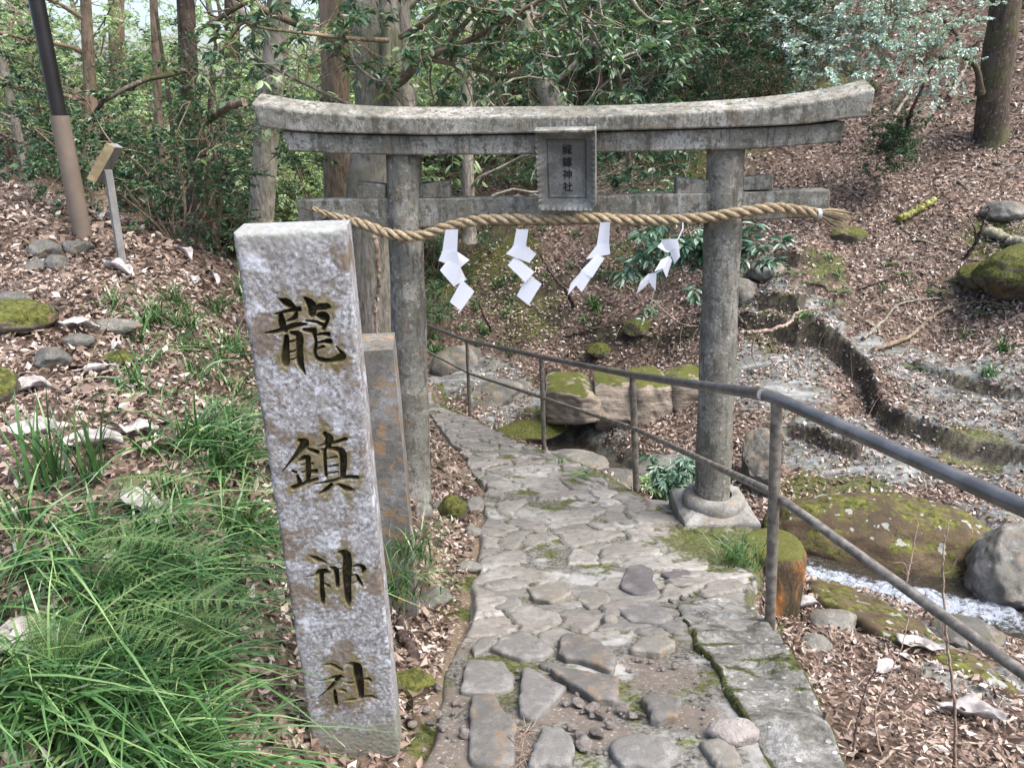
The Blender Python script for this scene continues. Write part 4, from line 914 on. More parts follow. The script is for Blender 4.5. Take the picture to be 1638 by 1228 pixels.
def marker():
    YAW = math.radians(6); e = np.array([math.cos(YAW), math.sin(YAW), 0]); n = np.array([math.sin(YAW), -math.cos(YAW), 0])
    B = G(641, 1213); B = P(641, 1213, B[1])
    def fp(px, py):
        d = ray(px, py); t = (B@n)/(d@n); q = d*t; return np.array([(q-B)@e, q[2]])
    tl, tr, bl = fp(371.5, 373), fp(553.5, 367), fp(487, 1108)
    print("MARKER", tl, tr, bl, B)
    zt = (tl[1]+tr[1])/2; zb_ = B[2]-.06
    u_t = np.array([tl[0], tr[0]]); slopeL = (bl[0]-tl[0])/(bl[1]-tl[1]); slopeR = (0-tr[0])/(B[2]-tr[1])
    nu, nv = 190, 900; S, V = np.meshgrid(np.linspace(0, 1, nu), np.linspace(zb_, zt, nv), indexing='ij')
    uL = tl[0]+slopeL*(V-tl[1]); uR = tr[0]+slopeR*(V-tr[1]); U = uL+(uR-uL)*S
    f6 = lambda x, y: fp(400+x/3.233, 440+y/3.233); f7 = lambda x, y: fp(450+x/4.233, 860+y/4.233)
    D = stroke_field(U, V, S_RYU+S_CHIN, f6); D = np.maximum(D, stroke_field(U, V, S_JIN+S_SHA, f7))
    # soft chipped stone relief
    rel = .0016*fbm(V3(U*30, V*30), 4, 2)+.0006*vnoise(V3(U*150, V*150), 3)
    edge = np.minimum.reduce([U-uL, uR-U, zt-V]); ch = .006*np.exp(-(np.maximum(edge, 0)/.0028))*(1+.8*vnoise(V3(U*25, V*25), 9))
    dep = .021*D-rel+ch
    near = D.copy()
    for k in range(9):                      # spread for moss around the letters
        near = np.maximum(near, .92*np.maximum.reduce([np.roll(near, 2, 0), np.roll(near, -2, 0), np.roll(near, 2, 1), np.roll(near, -2, 1)]))
    pts = B+e*U[..., None]-n*dep[..., None]; pts[..., 2] = V
    fr = gridfaces(nu, nv)
    mb = MB(); at = dict(near=near.ravel(), cut=D.ravel(), ht=((V-zb_)/(zt-zb_)).ravel())
    mb.add(pts.reshape(-1, 3), fr, **at)
    # sides, top, back
    th = .095
    def strip(a, b, hv, nn=14):
        a = np.asarray(a); b = np.asarray(b); m = len(a); t = np.linspace(0, 1, nn)[None, :, None]
        q = a[:, None]*(1-t)+b[:, None]*t; q = q+0
        mb.add(q.reshape(-1, 3), gridfaces(m, nn), near=0, cut=0, ht=np.repeat(hv, nn))
    back = pts-n*(th); back[..., 2] = pts[..., 2]
    Rf, Rb = pts[-1, ::6], (B+e*U[-1, ::6, None]-n*th); Rb[:, 2] = V[-1, ::6]
    Lf, Lb = pts[0, ::6], (B+e*U[0, ::6, None]-n*th); Lb[:, 2] = V[0, ::6]
    hv = (V[0, ::6]-zb_)/(zt-zb_)
    if (nv-1) % 6: 
        pass
    Rf = np.vstack([Rf, pts[-1, -1]]); Rb = np.vstack([Rb, [*(B+e*U[-1, -1]-n*th)[:2], zt]]); Lf = np.vstack([Lf, pts[0, -1]]); Lb = np.vstack([Lb, [*(B+e*U[0, -1]-n*th)[:2], zt]]); hv = np.r_[hv, 1]
    strip(Rf, Rb, hv); strip(Lb, Lf, hv); strip(Rb, Lb, hv)
    tf = pts[::3, -1]; tf = np.vstack([tf, pts[-1, -1]]); tb = tf-n*(th); tb[:, 2] = zt+.004; tb2 = B+e*((tf-B)@e)[:, None]-n*th; tb2[:, 2] = zt+.003
    strip(tf, tb2, np.ones(len(tf)))
    t = NT("lichen_covered_granite"); v_ = t.coord(1)
    n3 = t.noise(v_, 120, 4, .75); n2 = t.noise(v_, 30, 6, .75, .6); n1 = t.noise(v_, 7, 6, .7, .4)
    c = t.ramp(n3, [(.30, (.065, .065, .065)), (.44, (.165, .165, .17)), (.56, (.29, .30, .32)), (.72, (.44, .46, .50))])
    c = t.mix(t.mask(n2, .47, .57), c, t.mix(.65, c, (.17, .16, .15)))
    c = t.mix(t.mask(t.noise(v_, 12, 5, .6), .56, .66), c, t.mix(.55, c, (.52, .56, .64)))
    br = t.math('MAXIMUM', t.mask(n1, .53, .59), t.math('MULTIPLY', t.mask(t.noise(v_, 19, 6, .8, .8), .56, .60), .75)); bc = t.mix(n2, (.055, .045, .033), (.165, .12, .078)); c = t.mix(t.math('MULTIPLY', br, .82), c, bc)
    top = t.mask(t.math('ADD', t.attr('ht'), t.math('MULTIPLY', t.noise(v_, 12, 4, .6), .10)), 1.03, 1.05); c = t.mix(t.math('MULTIPLY', top, .6), c, (.24, .255, .23))
    mo = t.mix(t.noise(v_, 120, 3, .6), (.045, .038, .015), (.19, .155, .07))
    nm = t.math('ADD', t.attr('near'), t.math('MULTIPLY', t.math('SUBTRACT', n2, .5), 1.9)); c = t.mix(t.math('MULTIPLY', t.mask(nm, .45, .75), .85), c, mo)
    c = t.mix(t.math('MULTIPLY', t.mask(t.attr('cut'), .12, .55), .92), c, t.mix(t.mask(n2, .45, .6), (.014, .012, .009), (.075, .062, .022)))
    low = t.mask(t.math('ADD', t.attr('ht'), t.math('MULTIPLY', n1, .22)), .30, .20); c = t.mix(t.math('MULTIPLY', low, .75), c, t.mix(n2, (.07, .075, .035), (.20, .19, .15)))
    mt = t.fin(c, .85, t.bump(n2, .4, .004, t.bump(n3, .5, .0015)), .25)
    org = B.copy(); o = mb.build("stone_pillar", mt, None, True, org); o.location = org
    m = o.modifiers.new("w", 'WELD'); m.merge_threshold = .0003
    es = o.modifiers.new("e", 'EDGE_SPLIT'); es.split_angle = math.radians(50)
    tag(o, "tall lichen-covered stone pillar carved with the characters 龍鎮神社, in the left foreground", "stone pillar")
    # second post
    B2 = P(668, 985, 2.34); 
    def fp2(px, py):
        d = ray(px, py); tt = (B2@n)/(d@n); q = d*tt; return np.array([(q-B2)@e, q[2]])
    t2_ = fp2(629, 559); 
    n_ = 60; mbx = MB(); wd = .19; th = .2; prof = []
    zs = np.linspace(B2[2]-.15, t2_[1], n_)
    for k, z in enumerate(zs):
        u1 = t2_[0]+(z-t2_[1])*(0-t2_[0])/(B2[2]-t2_[1]); u0 = u1-wd
        c4 = [B2+e*u0, B2+e*u1, B2+e*u1-n*th, B2+e*u0-n*th]; ring = []
        for a in range(4):
            for s in np.linspace(0, 1, 10, endpoint=False):
                q = c4[a]*(1-s)+c4[(a+1) % 4]*s; ctr = sum(c4)/4; q = q+(q-ctr)*(.03*fbm(V3(a+s*1.0, z*7, 2.0)[None], 3, 4)[0]); ring.append([q[0], q[1], z])
        prof.append(ring)
    v = np.array(prof); mbx.add(v.reshape(-1, 3), gridfaces(n_, 40)); 
    i = np.arange(n_-1); mbx.add(np.vstack([v[:, 39], v[:, 0]]), np.stack([i, n_+i, n_+i+1, i+1], 1))
    ctr = v[-1].mean(0)+[0, 0, .012]; mbx.add(np.vstack([v[-1]*[1, 1, 1], v[-1]*.5+ctr*.5+[0, 0, .003], ctr]), [np.array([[k, (k+1) % 40, 40+(k+1) % 40, 40+k] for k in range(40)]), np.array([[40+k, 40+(k+1) % 40, 80] for k in range(40)])])
    o = mbx.build("stone_post", stone_mat("lichened_granite_post", (.22, .215, .21), (.12, .115, .10), (.35, .36, .38), moss=.28, spots=.5, scale=3, brown=.8), None, False, B2); o.location = B2
    o.modifiers.new("w", 'WELD').merge_threshold = .0005
    tag(o, "shorter plain stone post standing right behind the carved pillar", "stone post")
marker()

# ------------------------------------------------------------------ handrail
def rail():
    A = P(1235, 1008, 2.20); Bb = P(1020, 792, 4.3); Cc = P(871, 720, 5.95); Dd = P(752, 670, 7.75)
    root = empty("handrail", A, "grey steel pipe handrail with two rails running down the right edge of the path", "handrail")
    top = [P(1900, 930, .95), P(1638, 812, 1.38), P(1440, 724, 1.75), P(1243, 637, 2.22), P(1215, 630, 2.3), P(1012, 600, 4.3), P(866, 571, 5.95), P(747, 545, 7.75), P(676, 517, 9.3)]
    low = [P(1900, 1262, .95), P(1638, 1077, 1.38), P(1440, 935, 1.75), P(1239, 789, 2.22), P(1014, 685, 4.3), P(868, 636, 5.95), P(750, 597, 7.75), P(676, 558, 9.3)]
    mb = MB(); tube(mb, np.vstack([resample(top[:5], 20), resample(top[5:], 20)]), .0205, 18); mb.build("top_rail", M['steel'], root, True, A)
    mb = MB(); tube(mb, resample(low, 40), .0150, 14); mb.build("middle_rail", M['steel_dull'], root, True, A)
    for a, tpt, r in ((A, top[3], .0190), (Bb, top[5], .021), (Cc, top[6], .021), (Dd, top[7], .020)):
        mb = MB(); a = a-np.array([0, 0, .12]); d = tpt-a; tube(mb, resample([a, tpt-d/np.linalg.norm(d)*.012], 16), r*np.ones(16), 14, .03); mb.build("post", M['steel_dull'], root, True, A)
    d = top[3]-top[4]; mb = MB(); c = top[4]; dd = (top[3]-top[5])/np.linalg.norm(top[3]-top[5]); tube(mb, [c-dd*.035, c+dd*.035], .0225, 18); mb.build("coupling", M['steel'], root, True, A)
rail()

# ------------------------------------------------------------------ pole, info sign, stump
def pole():
    b = G(134, 382); Yb = b[1]; top = P(28, -90, Yb); mid = P(95, 185, Yb); dr = (mid-b)/np.linalg.norm(mid-b)
    root = empty("marker_pole", b, "leaning pole, black above and brown below, on the leafy bank at upper left", "pole")
    mb = MB(); tube(mb, resample([b-dr*.2, mid], 12), .048, 20, .01); mb.build("lower_sleeve", M['polebrown'], root, True, b)
    mb = MB(); tube(mb, resample([mid-dr*.02, b+dr*2.9], 12), .039, 20, .01); mb.build("upper_pole", M['poleblack'], root, True, b)
    b = G(197, 430); Yb = b[1]; t = P(172, 272, Yb); root = empty("trail_sign", b, "small tilted sign board with a yellow edge on a thin grey post", "sign")
    mb = MB(); d = (t-b)/np.linalg.norm(t-b); tube(mb, resample([b-d*.15, t], 8), .024, 4); mb.build("post", M['signgrey'], root, False, b)
    # board seen nearly edge-on: slanted lectern
    p0 = P(146, 290, Yb-.02); p1 = P(178, 232, Yb+.02); ax = p1-p0; L = np.linalg.norm(ax); ax /= L; dep = ray(168, 258)*1.0+np.array([.20, 0, 0]); dep /= np.linalg.norm(dep); nn = np.cross(ax, dep); nn /= np.linalg.norm(nn)
    R = np.stack([ax, dep, nn], 1); c = (p0+p1)/2
    mb = MB(); box(mb, c+dep*.0-b+nn*0, (L, .018, .045), R); o = mb.build("edge_board", M['signyellow'], root); bevel(o, .003)
    mb = MB(); box(mb, c+dep*.125-b, (L, .22, .04), R); o = mb.build("board", M['signgrey'], root); bevel(o, .003)
pole()
def stump():
    c = G(1225, 905); c = np.array([1.08, 2.62, 0.]); zt = zp(2.62)+.07
    c = P(1238, 868, 3.25); zt = c[2]
    n = 40; rings = []; m = 64
    for k, z in enumerate(np.linspace(zt-.85, zt, n)):
        t = k/(n-1); a = np.arange(m)*2*math.pi/m
        r = .158*(1+.02*t)*(1+.10*fbm(V3(np.cos(a)*1.6, np.sin(a)*1.6, t*2.2), 4, 6))*(1-.12*smooth(.94, 1, t)+.08*(1-t))
        rings.append(np.stack([c[0]+r*np.cos(a), c[1]+r*np.sin(a), np.full(m, z)], 1))
    for s in (.8, .5, .2): 
        q = rings[n-1].copy(); q[:, :2] = c[:2]+(q[:, :2]-c[:2])*s; q[:, 2] = zt+.012*fbm(V3(q[:, 0]*12, q[:, 1]*12), 3, 3)+.006; rings.append(q)
    v = np.array(rings); K = len(v); i = np.arange(K-1)[:, None]; j = np.arange(m)[None]; j2 = (j+1) % m
    f = np.stack([i*m+j, i*m+j2, (i+1)*m+j2, (i+1)*m+j], -1).reshape(-1, 4)
    t = NT("orange_rotten_wood"); v1 = t.coord((1, 1, .45)); nz = t.noise(v1, 7, 6, .7, .5); n2 = t.noise(t.coord(1), 50, 4, .7)
    cc = t.ramp(nz, [(.40, (.03, .026, .02)), (.50, (.08, .06, .035)), (.60, (.27, .115, .035)), (.66, (.40, .20, .07))])
    cc = t.mix(t.mask(n2, .5, .6), cc, t.mix(.5, cc, (.08, .06, .04)))
    up = t.math('ADD', t.upness(), t.math('MULTIPLY', nz, .6)); cc = t.mix(t.mask(up, .7, .9), cc, t.mix(n2, (.03, .034, .01), (.12, .12, .035)))
    mt = t.fin(cc, .9, t.bump(nz, .8, .02, t.bump(n2, .6, .006)), .15)
    org = np.array([c[0], c[1], zt-.85]); o = mk("tree_stump", v.reshape(-1, 3)-org, [f, np.arange((K-1)*m, K*m)[None]], mt, smooth_=True); o.location = org
    tag(o, "rotten orange-sided stump with a mossy top, set against the path edge by the railing", "stump")
stump()

# ------------------------------------------------------------------ stream
def water():
    xs = np.arange(-.6, 7.0, .022); ys = np.arange(2.2, 8.6, .022); X, Y = np.meshgrid(xs, ys, indexing='ij')
    up = smooth(4.3, 8.0, Y)*(X < 2.2)
    d = segdist(X, Y, _chan)
    lev = -3.055-.02*smooth(2.5, 4.5, X)*1.0; lev = np.where(Y > 4.5, lev-.50*smooth(4.6, 7.5, Y), lev)
    foam = 1.0*np.exp(-((d)/.13)**4)*smooth(1.7, 2.0, X)*(1-smooth(3.0, 3.3, X)); foam = np.maximum(foam, .6*gblob(X, Y, (2.0, 4.2), .22))
    Z = lev+.06*foam*(.6+fbm(V3(X*14, Y*20), 4, 1))+.006*fbm(V3(X*9, Y*9), 3, 2)
    keep = (d < .75) & (X > xr(Y)+.1)
    idx = gridfaces(len(xs), len(ys)); kk = keep.ravel()[idx].all(1); idx = idx[kk]
    used = np.unique(idx); mp = np.full(X.size, -1); mp[used] = np.arange(len(used))
    v = np.stack([X, Y, Z], -1).reshape(-1, 3)[used]
    t = NT("stream_water"); n = t.noise(t.pos((1, 1.4, 1)), 26, 6, .75, .8); fm = t.attr('foam')
    f_ = t.mask(t.math('ADD', fm, t.math('MULTIPLY', t.math('SUBTRACT', n, .5), 4.2)), .30, 1.25)
    c = t.mix(f_, (.045, .038, .025), (.50, .56, .66)); ro = t.mix(f_, (.06,)*3, (.5,)*3)
    t.fin(c, ro, t.bump(n, 1.0, .05), .6)
    o = mk("water", v, mp[idx], t.m, attrs={'foam': foam.ravel()[used]}, smooth_=True); tag(o, kind="structure")
water()

# ------------------------------------------------------------------ vegetation builders
def norm(a): return a/(np.linalg.norm(a, axis=-1, keepdims=True)+1e-12)
def leafmesh(mb, base, dirn, up, ln, wd, rnd, curl=.25, hi=False, cup=.18):
    """vectorised leaves; base,dirn,up (n,3)"""
    dirn = norm(dirn); side = norm(np.cross(dirn, up)); up = np.cross(side, dirn); n = len(base)
    ln = np.broadcast_to(ln, (n,))[:, None]; wd = np.broadcast_to(wd, (n,))[:, None]
    if hi:
        st = [(0, 0, 0), (.28, .42, .1), (.62, .46, .2), (1, 0, 1.0)]; rows = []
        P_ = []
        for t, w_, c in st:
            m = base+dirn*ln*t-up*ln*curl*t*t
            if w_ == 0: P_.append(m)
            else: P_ += [m-side*wd*w_+up*wd*cup, m, m+side*wd*w_+up*wd*cup]
        v = np.stack(P_, 1)   # 0 base,1 l1,2 m1,3 r1,4 l2,5 m2,6 r2,7 tip
        tri = np.array([[0, 2, 1], [0, 3, 2], [4, 5, 7], [5, 6, 7]]); quad = np.array([[1, 2, 5, 4], [2, 3, 6, 5]]); k = 8
        o = (np.arange(n)*k)[:, None, None]
        mb.add(v.reshape(-1, 3), [(o+tri).reshape(-1, 3), (o+quad).reshape(-1, 4)], rnd=np.repeat(rnd, k))
    else:
        m = base+dirn*ln*.5+up*wd*cup; v = np.stack([base, m-side*wd*.5, base+dirn*ln-up*ln*curl, m+side*wd*.5], 1)
        tri = np.array([[0, 2, 1], [0, 3, 2]]); o = (np.arange(n)*4)[:, None, None]
        mb.add(v.reshape(-1, 3), (o+tri).reshape(-1, 3), rnd=np.repeat(rnd, 4))
def grow(rg, p, d, length, r, level, maxl, tubes, tips, wig=.25, upb=.1, nch=3, sides=5, shrink=.6, spread=.9):
    n = 6 if level < maxl else 4; pts = [p]; q = p.copy(); dd = d.copy()
    for k in range(n):
        dd = norm(dd+rg.normal(size=3)*wig+np.array([0, 0, upb*(.5 if level else 1)])*.3); q = q+dd*length/n; pts.append(q)
    pts = np.array(pts); tubes.append((pts, np.linspace(r, r*.55, n+1), max(3, sides-level)))
    if level == maxl:
        for k in range(2, n+1): tips.append((pts[k], norm(pts[k]-pts[k-1])))
        return
    for k in range(nch):
        i = rg.integers(2, n+1) if k else n; a = norm(dd+rg.normal(size=3)*spread*(.5 if k == 0 else 1))
        grow(rg, pts[i], a, length*shrink*rg.uniform(.75, 1.2), r*.55*(1 if k == 0 else .8), level+1, maxl, tubes, tips, wig, upb, nch, sides, shrink, spread)
def whorls(rg, tips, mb, per, ln, wd, hi=False, droop=.2, curl=.2, upd=.5):
    tp = np.array([t[0] for t in tips]); td = np.array([t[1] for t in tips]); n = len(tp)
    b = np.repeat(tp, per, 0); a = np.repeat(td, per, 0); az = rg.uniform(0, 6.28, n*per)
    rad = np.stack([np.cos(az), np.sin(az), rg.normal(size=n*per)*.35], 1)
    d = norm(rad+a*.35+np.array([0, 0, -droop])); b = b+a*rg.uniform(-1, .4, (n*per, 1))*ln*.7+rad*ln*.05
    up = norm(np.array([0, 0, 1.])+rg.normal(size=(n*per, 3))*upd)
    leafmesh(mb, b, d, up, ln*rg.uniform(.6, 1.15, n*per), wd*rg.uniform(.7, 1.15, n*per), rg.uniform(0, 1, n*per), curl, hi)
def plant(name, label, cat, base, trunks, limbs, bark, leaf, seed, per=6, ln=.09, wd=.035, group=None, hi=False, maxl=2, nch=3, wig=.25, droop=.25, crown=True, bump=.12, sides=12, flare=0.0, spread=.9, shrink=.6, upd=.5):
    """trunks: list of (points list (world), r0, r1). limbs: list of (origin, dir, length, radius)."""
    rg = np.random.default_rng(seed); base = np.asarray(base, float); root = empty(name, base, label, cat, group)
    mb = MB()
    for k, (pts, r0, r1) in enumerate(trunks):
        q = spline(pts, max(14, 6*len(pts))); t = np.linspace(0, 1, len(q)); r = r0+(r1-r0)*t
        if flare: r = r*(1+flare*np.exp(-t*len(q)*.35))
        tube(mb, q, r, sides, bump, True, seed+k)
    tubes, tips = [], []
    for (o, d, l, r) in limbs: grow(rg, np.asarray(o, float), norm(np.asarray(d, float)), l, r, 0, maxl, tubes, tips, wig, .1, nch, 6, shrink, spread)
    for pts, r, sd in tubes: tube(mb, pts, r, sd, 0, False)
    mb.build("trunk", bark, root, True, base)
    if tips and crown:
        m = MB(); whorls(rg, tips, m, per, ln, wd, hi, droop, upd=upd); m.build("crown", leaf, root, False, base)
    return root
def lerp(a, b, t): return np.asarray(a)*(1-t)+np.asarray(b)*t

# ---- the trunks one can tell apart
def tall(name, label, px0, py0, px1, py1, r0, r1, bark, leaf, seed, Y=None, nl=6, lz=(1.5, 5), ll=1.6, extra=3.5, per=7, ln=.072, wd=.031, side=(0, 0, 0), mids=(), lean=0, flare=.5, group=None, hi=False, more=(), low=0):
    b = G(px0, py0) if Y is None else P(px0, py0, Y); Yb = b[1]; rg = np.random.default_rng(seed+100)
    t = P(px1, py1, Yb+lean); d = norm(t-b); pts = [b-np.array([0, 0, .5]), b]+[P(x, y, Yb+dy) for x, y, dy in mids]+[t, t+d*extra]
    limbs = []
    L = np.linalg.norm(t-b)+extra
    for k in range(nl):
        h = rg.uniform(*lz); o = spline(pts, 60)[int(min(59, 59*h/L))]; a = rg.uniform(0, 6.28)
        limbs.append((o, norm(np.array([math.cos(a), math.sin(a), .35])+np.array(side)), ll*rg.uniform(.7, 1.3), r0*.28))
    tr = [(pts, r0, r1)]+list(more)
    return plant(name, label, "tree", b, tr, limbs, bark, leaf, seed, per=per, ln=ln, wd=wd, flare=flare, group=group, hi=hi)
tall("evergreen_tree", "slim dark-barked tree rising beside bushy stems behind the leafy bank", 316, 392, 296, -20, .078, .06, M['bark_dark'], M['leaf_mid'], 1, Y=6.0, lz=(2.2, 4.5), nl=6, ll=1.0, extra=2.5, mids=[(313, 250, 0), (302, 120, 0)], ln=.075, wd=.03,
     more=[([P(340, 395, 6.1), P(330, 280, 6.1), P(318, 200, 6.1), P(306, 150, 6.1)], .045, .03), ([P(345, 400, 6.2), P(352, 300, 6.2), P(335, 180, 6.3), P(350, 30, 6.4)], .02, .012), ([P(300, 400, 6.2), P(285, 300, 6.2), P(270, 160, 6.3), P(250, 20, 6.4)], .02, .012),
           ([P(275, 390, 6.1), P(262, 330, 6.1), P(250, 230, 6.2), P(248, 180, 6.4)], .02, .012)])
tall("evergreen_tree", "light brown straight trunk left of the big moss-streaked trunk, behind the torii", 541, 520, 532, -20, .118, .10, M['bark_brown'], M['leaf_mid'], 2, Y=6.3, lz=(4.0, 5.8), nl=5, ll=1.4, extra=3, mids=[(540, 250, 0), (536, 120, 0)], ln=.075)
B3 = P(590, 560, 5.7)
tall("evergreen_tree", "thick grey-brown trunk splitting into several stems above the left part of the torii", 600, 560, 592, -30, .22, .13, M['bark_grey'], M['leaf_mid'], 3, Y=5.7, lz=(3.6, 4.6), nl=6, ll=1.5, extra=2.0, side=(1.2, .5, .1), mids=[(592, 360, 0), (606, 180, 0), (598, 100, 0)], ln=.085, wd=.034, hi=True, per=6,
     more=[([P(640, 330, 5.75), P(640, 200, 5.7), P(628, 120, 5.6), P(622, -40, 5.6)], .10, .06), ([P(610, 190, 5.55), P(628, 142, 5.5), P(645, 130, 5.4), P(690, 85, 5.2), P(720, 70, 5.0)], .03, .015),
           ([P(632, 175, 5.5), P(618, 135, 5.45), P(618, 60, 5.45), P(612, -30, 5.4)], .035, .03), ([P(640, 170, 5.85), P(652, 100, 5.9), P(640, 30, 5.9), P(650, -40, 5.9)], .09, .06)])
tall("evergreen_tree", "pale leaning trunk seen under the left end of the top lintel", 418, 375, 448, -20, .13, .10, M['bark_grey'], M['leaf_light'], 4, Y=7.5, lz=(3.2, 5), nl=5, ll=1.7, extra=2.5, mids=[(424, 250, 0), (437, 120, 0)])
tall("conifer_tree", "stout dark trunk with a flared root at the top of the leafy slope, far right", 1585, 224, 1612, -20, .21, .16, M['bark_dark'], M['leaf_mid'], 5, lz=(3.5, 6), nl=5, ll=1.5, extra=3, mids=[(1590, 140, 0)], flare=.9,
     more=[([P(1568, 150, 10.1), P(1562, 110, 10.0), P(1535, 82, 9.9), P(1530, 55, 9.9), P(1500, 25, 9.9), P(1470, 12, 9.9)], .035, .014), ([P(1535, 82, 9.9), P(1510, 85, 9.8), P(1490, 100, 9.8)], .02, .01)])
tall("conifer_tree", "thinner trunk cut by the right edge, high on the slope", 1640, 105, 1634, -30, .10, .08, M['bark_dark'], M['leaf_mid'], 6, Y=12.3, lz=(2.5, 5), nl=4, ll=1.3, extra=3)
tall("evergreen_tree", "grey leaning trunk pair on the hillside just above the middle of the lintel", 885, 190, 845, 60, .16, .10, M['bark_grey'], M['leaf_mid'], 7, Y=12.0, lz=(1.2, 4), nl=8, ll=1.6, extra=2.0, more=[([P(900, 190, 12), P(880, 130, 12), P(868, 90, 12)], .10, .06)])
tall("evergreen_tree", "twisting brown trunk on the hillside behind the right half of the lintel", 1135, 210, 1085, -20, .11, .07, M['bark_dark'], M['leaf_dark'], 8, Y=12.3, lz=(1., 4), nl=9, ll=1.5, extra=2, mids=[(1120, 130, 0), (1100, 60, 0)])
tall("evergreen_tree", "small trunk with crooked branches in the gap between the pole and the sign", 150, 268, 140, 60, .10, .05, M['bark_brown'], M['leaf_mid'], 9, Y=9.5, lz=(1.0, 3.2), nl=10, ll=1.4, extra=1, mids=[(146, 170, 0)], ln=.08, wd=.032, more=[([P(128, 270, 9.4), P(140, 210, 9.4), P(138, 150, 9.4)], .04, .02)])
tall("evergreen_tree", "thin bare trunk at the left edge beyond the bank", 40, 268, 0, 80, .05, .04, M['bark_grey'], M['leaf_light'], 10, Y=9.0, lz=(1.2, 3.5), nl=6, ll=1.3, extra=1.5, ln=.08)
tall("evergreen_tree", "slender trunk standing between the sign and the dark-barked tree", 262, 330, 245, -10, .045, .03, M['bark_brown'], M['leaf_mid'], 11, Y=7.6, lz=(.8, 4), nl=12, ll=1.1, extra=1.5, ln=.075, wd=.03)
tall("evergreen_tree", "pale trunk among the foliage behind the plaque side of the lintel", 750, 330, 742, -20, .09, .07, M['bark_grey'], M['leaf_mid'], 12, Y=10.5, lz=(1.5, 4), nl=8, ll=1.5, extra=2)
tall("evergreen_tree", "thin dark trunk leaning over the hillside above the plaque", 960, 170, 948, -20, .07, .05, M['bark_dark'], M['leaf_mid'], 13, Y=13, lz=(1.2, 3.5), nl=8, ll=1.5, extra=1.5)
tall("evergreen_tree", "distant pale trunk at upper left beside the black pole", 60, 250, 30, -30, .16, .13, M['bark_grey'], M['leaf_light'], 14, Y=16, lz=(3, 6), nl=3, ll=2.4, extra=3, ln=.14, wd=.06)
tall("evergreen_tree", "distant straight trunk rising between the two nearest slim trees at left", 190, 260, 185, -30, .17, .14, M['bark_brown'], M['leaf_light'], 15, Y=17, lz=(2.5, 6.5), nl=3, ll=2.4, extra=3, ln=.14, wd=.06)
tall("evergreen_tree", "distant trunk seen left of the pale leaning trunk", 375, 280, 370, -30, .15, .12, M['bark_dark'], M['leaf_light'], 16, Y=15, lz=(1.5, 6), nl=4, ll=2.2, extra=3, ln=.13, wd=.055)

# ---- branching shrubs drawn around the torii opening
def limbplant(name, label, paths, leaf, seed, bark, ln=.1, wd=.04, per=7, hi=True, cat="shrub", tw=5, tl=.35, group=None, maxl=1, droop=.25, base=None):
    rg = np.random.default_rng(seed); tr = []; limbs = []
    for pts, r in paths:
        q = [P(*p) for p in pts]; tr.append((q, r, r*.35)); s = spline(q, 40)
        for _ in range(tw*len(pts)):
            i = rg.integers(8, 40); limbs.append((s[i], norm(rg.normal(size=3)+np.array([0, -.1, .1])), tl*rg.uniform(.5, 1.3), r*.3))
    b = P(*paths[0][0][0]) if base is None else base
    return plant(name, label, cat, b, tr, limbs, bark, leaf, seed, per=per, ln=ln, wd=wd, hi=hi, maxl=maxl, nch=2, sides=7, bump=.05, group=group, droop=droop)
b_ = G(1000, 430)
limbplant("rhododendron_shrub", "leafy shrub with pale crooked branches framed between plaque and right torii pillar",
  [([(1012, 330, 6.6), (1005, 250, 6.4), (998, 170, 6.3), (985, 110, 6.2), (950, 60, 6.0), (930, 20, 6), (890, 10, 5.8)], .025), ([(1005, 265, 6.4), (1010, 290, 6.3), (990, 300, 6.2), (950, 308, 6.1)], .012), ([(985, 110, 6.2), (1000, 90, 6.2), (1030, 85, 6.3), (1060, 98, 6.2), (1090, 95, 6.1), (1108, 70, 6)], .013),
   ([(1010, 285, 6.4), (1040, 295, 6.3), (1070, 262, 6.2), (1100, 275, 6.2)], .012), ([(998, 170, 6.3), (1020, 140, 6.2), (1040, 160, 6.2), (1042, 200, 6.2)], .012), ([(1012, 330, 6.6), (1030, 380, 6.9), (1050, 420, 7.3), (1060, 470, 7.9)], .03)], M['leaf_mid'], 21, M['bark_grey'], ln=.09, wd=.032, tw=3, per=6)
limbplant("rhododendron_shrub", "leafy twigs with whorled leaves hanging behind the curled paper streamer",
  [([(1180, 440, 5.6), (1140, 420, 5.6), (1110, 390, 5.6), (1090, 330, 5.5)], .014), ([(1110, 390, 5.6), (1060, 400, 5.5), (1020, 385, 5.4)], .01), ([(1150, 425, 5.6), (1190, 400, 5.6), (1230, 420, 5.6)], .01)], M['leaf_blue'], 22, M['bark_grey'], ln=.11, wd=.036, tw=3, tl=.22)
limbplant("camellia_shrub", "dense glossy branches overhanging from the top centre of the picture",
  [([(640, 120, 5.3), (690, 90, 5.0), (760, 60, 4.8), (830, 20, 4.6), (900, -20, 4.5)], .025), ([(700, 85, 5.0), (760, 20, 4.8), (800, -30, 4.8)], .02), ([(690, 95, 5.), (760, 110, 4.9), (820, 120, 4.8), (880, 60, 4.7), (930, 20, 4.7)], .018),
   ([(640, 60, 5.2), (700, 20, 5.0), (740, -30, 5)], .02), ([(620, 65, 5.3), (560, 62, 5.0), (500, 55, 4.9), (420, 45, 4.8), (380, 30, 4.7)], .016), ([(560, 60, 5.2), (500, 110, 5.0), (470, 80, 5)], .01)], M['leaf_mid'], 23, M['bark_brown'], ln=.078, wd=.032, tw=3, tl=.34, per=4)
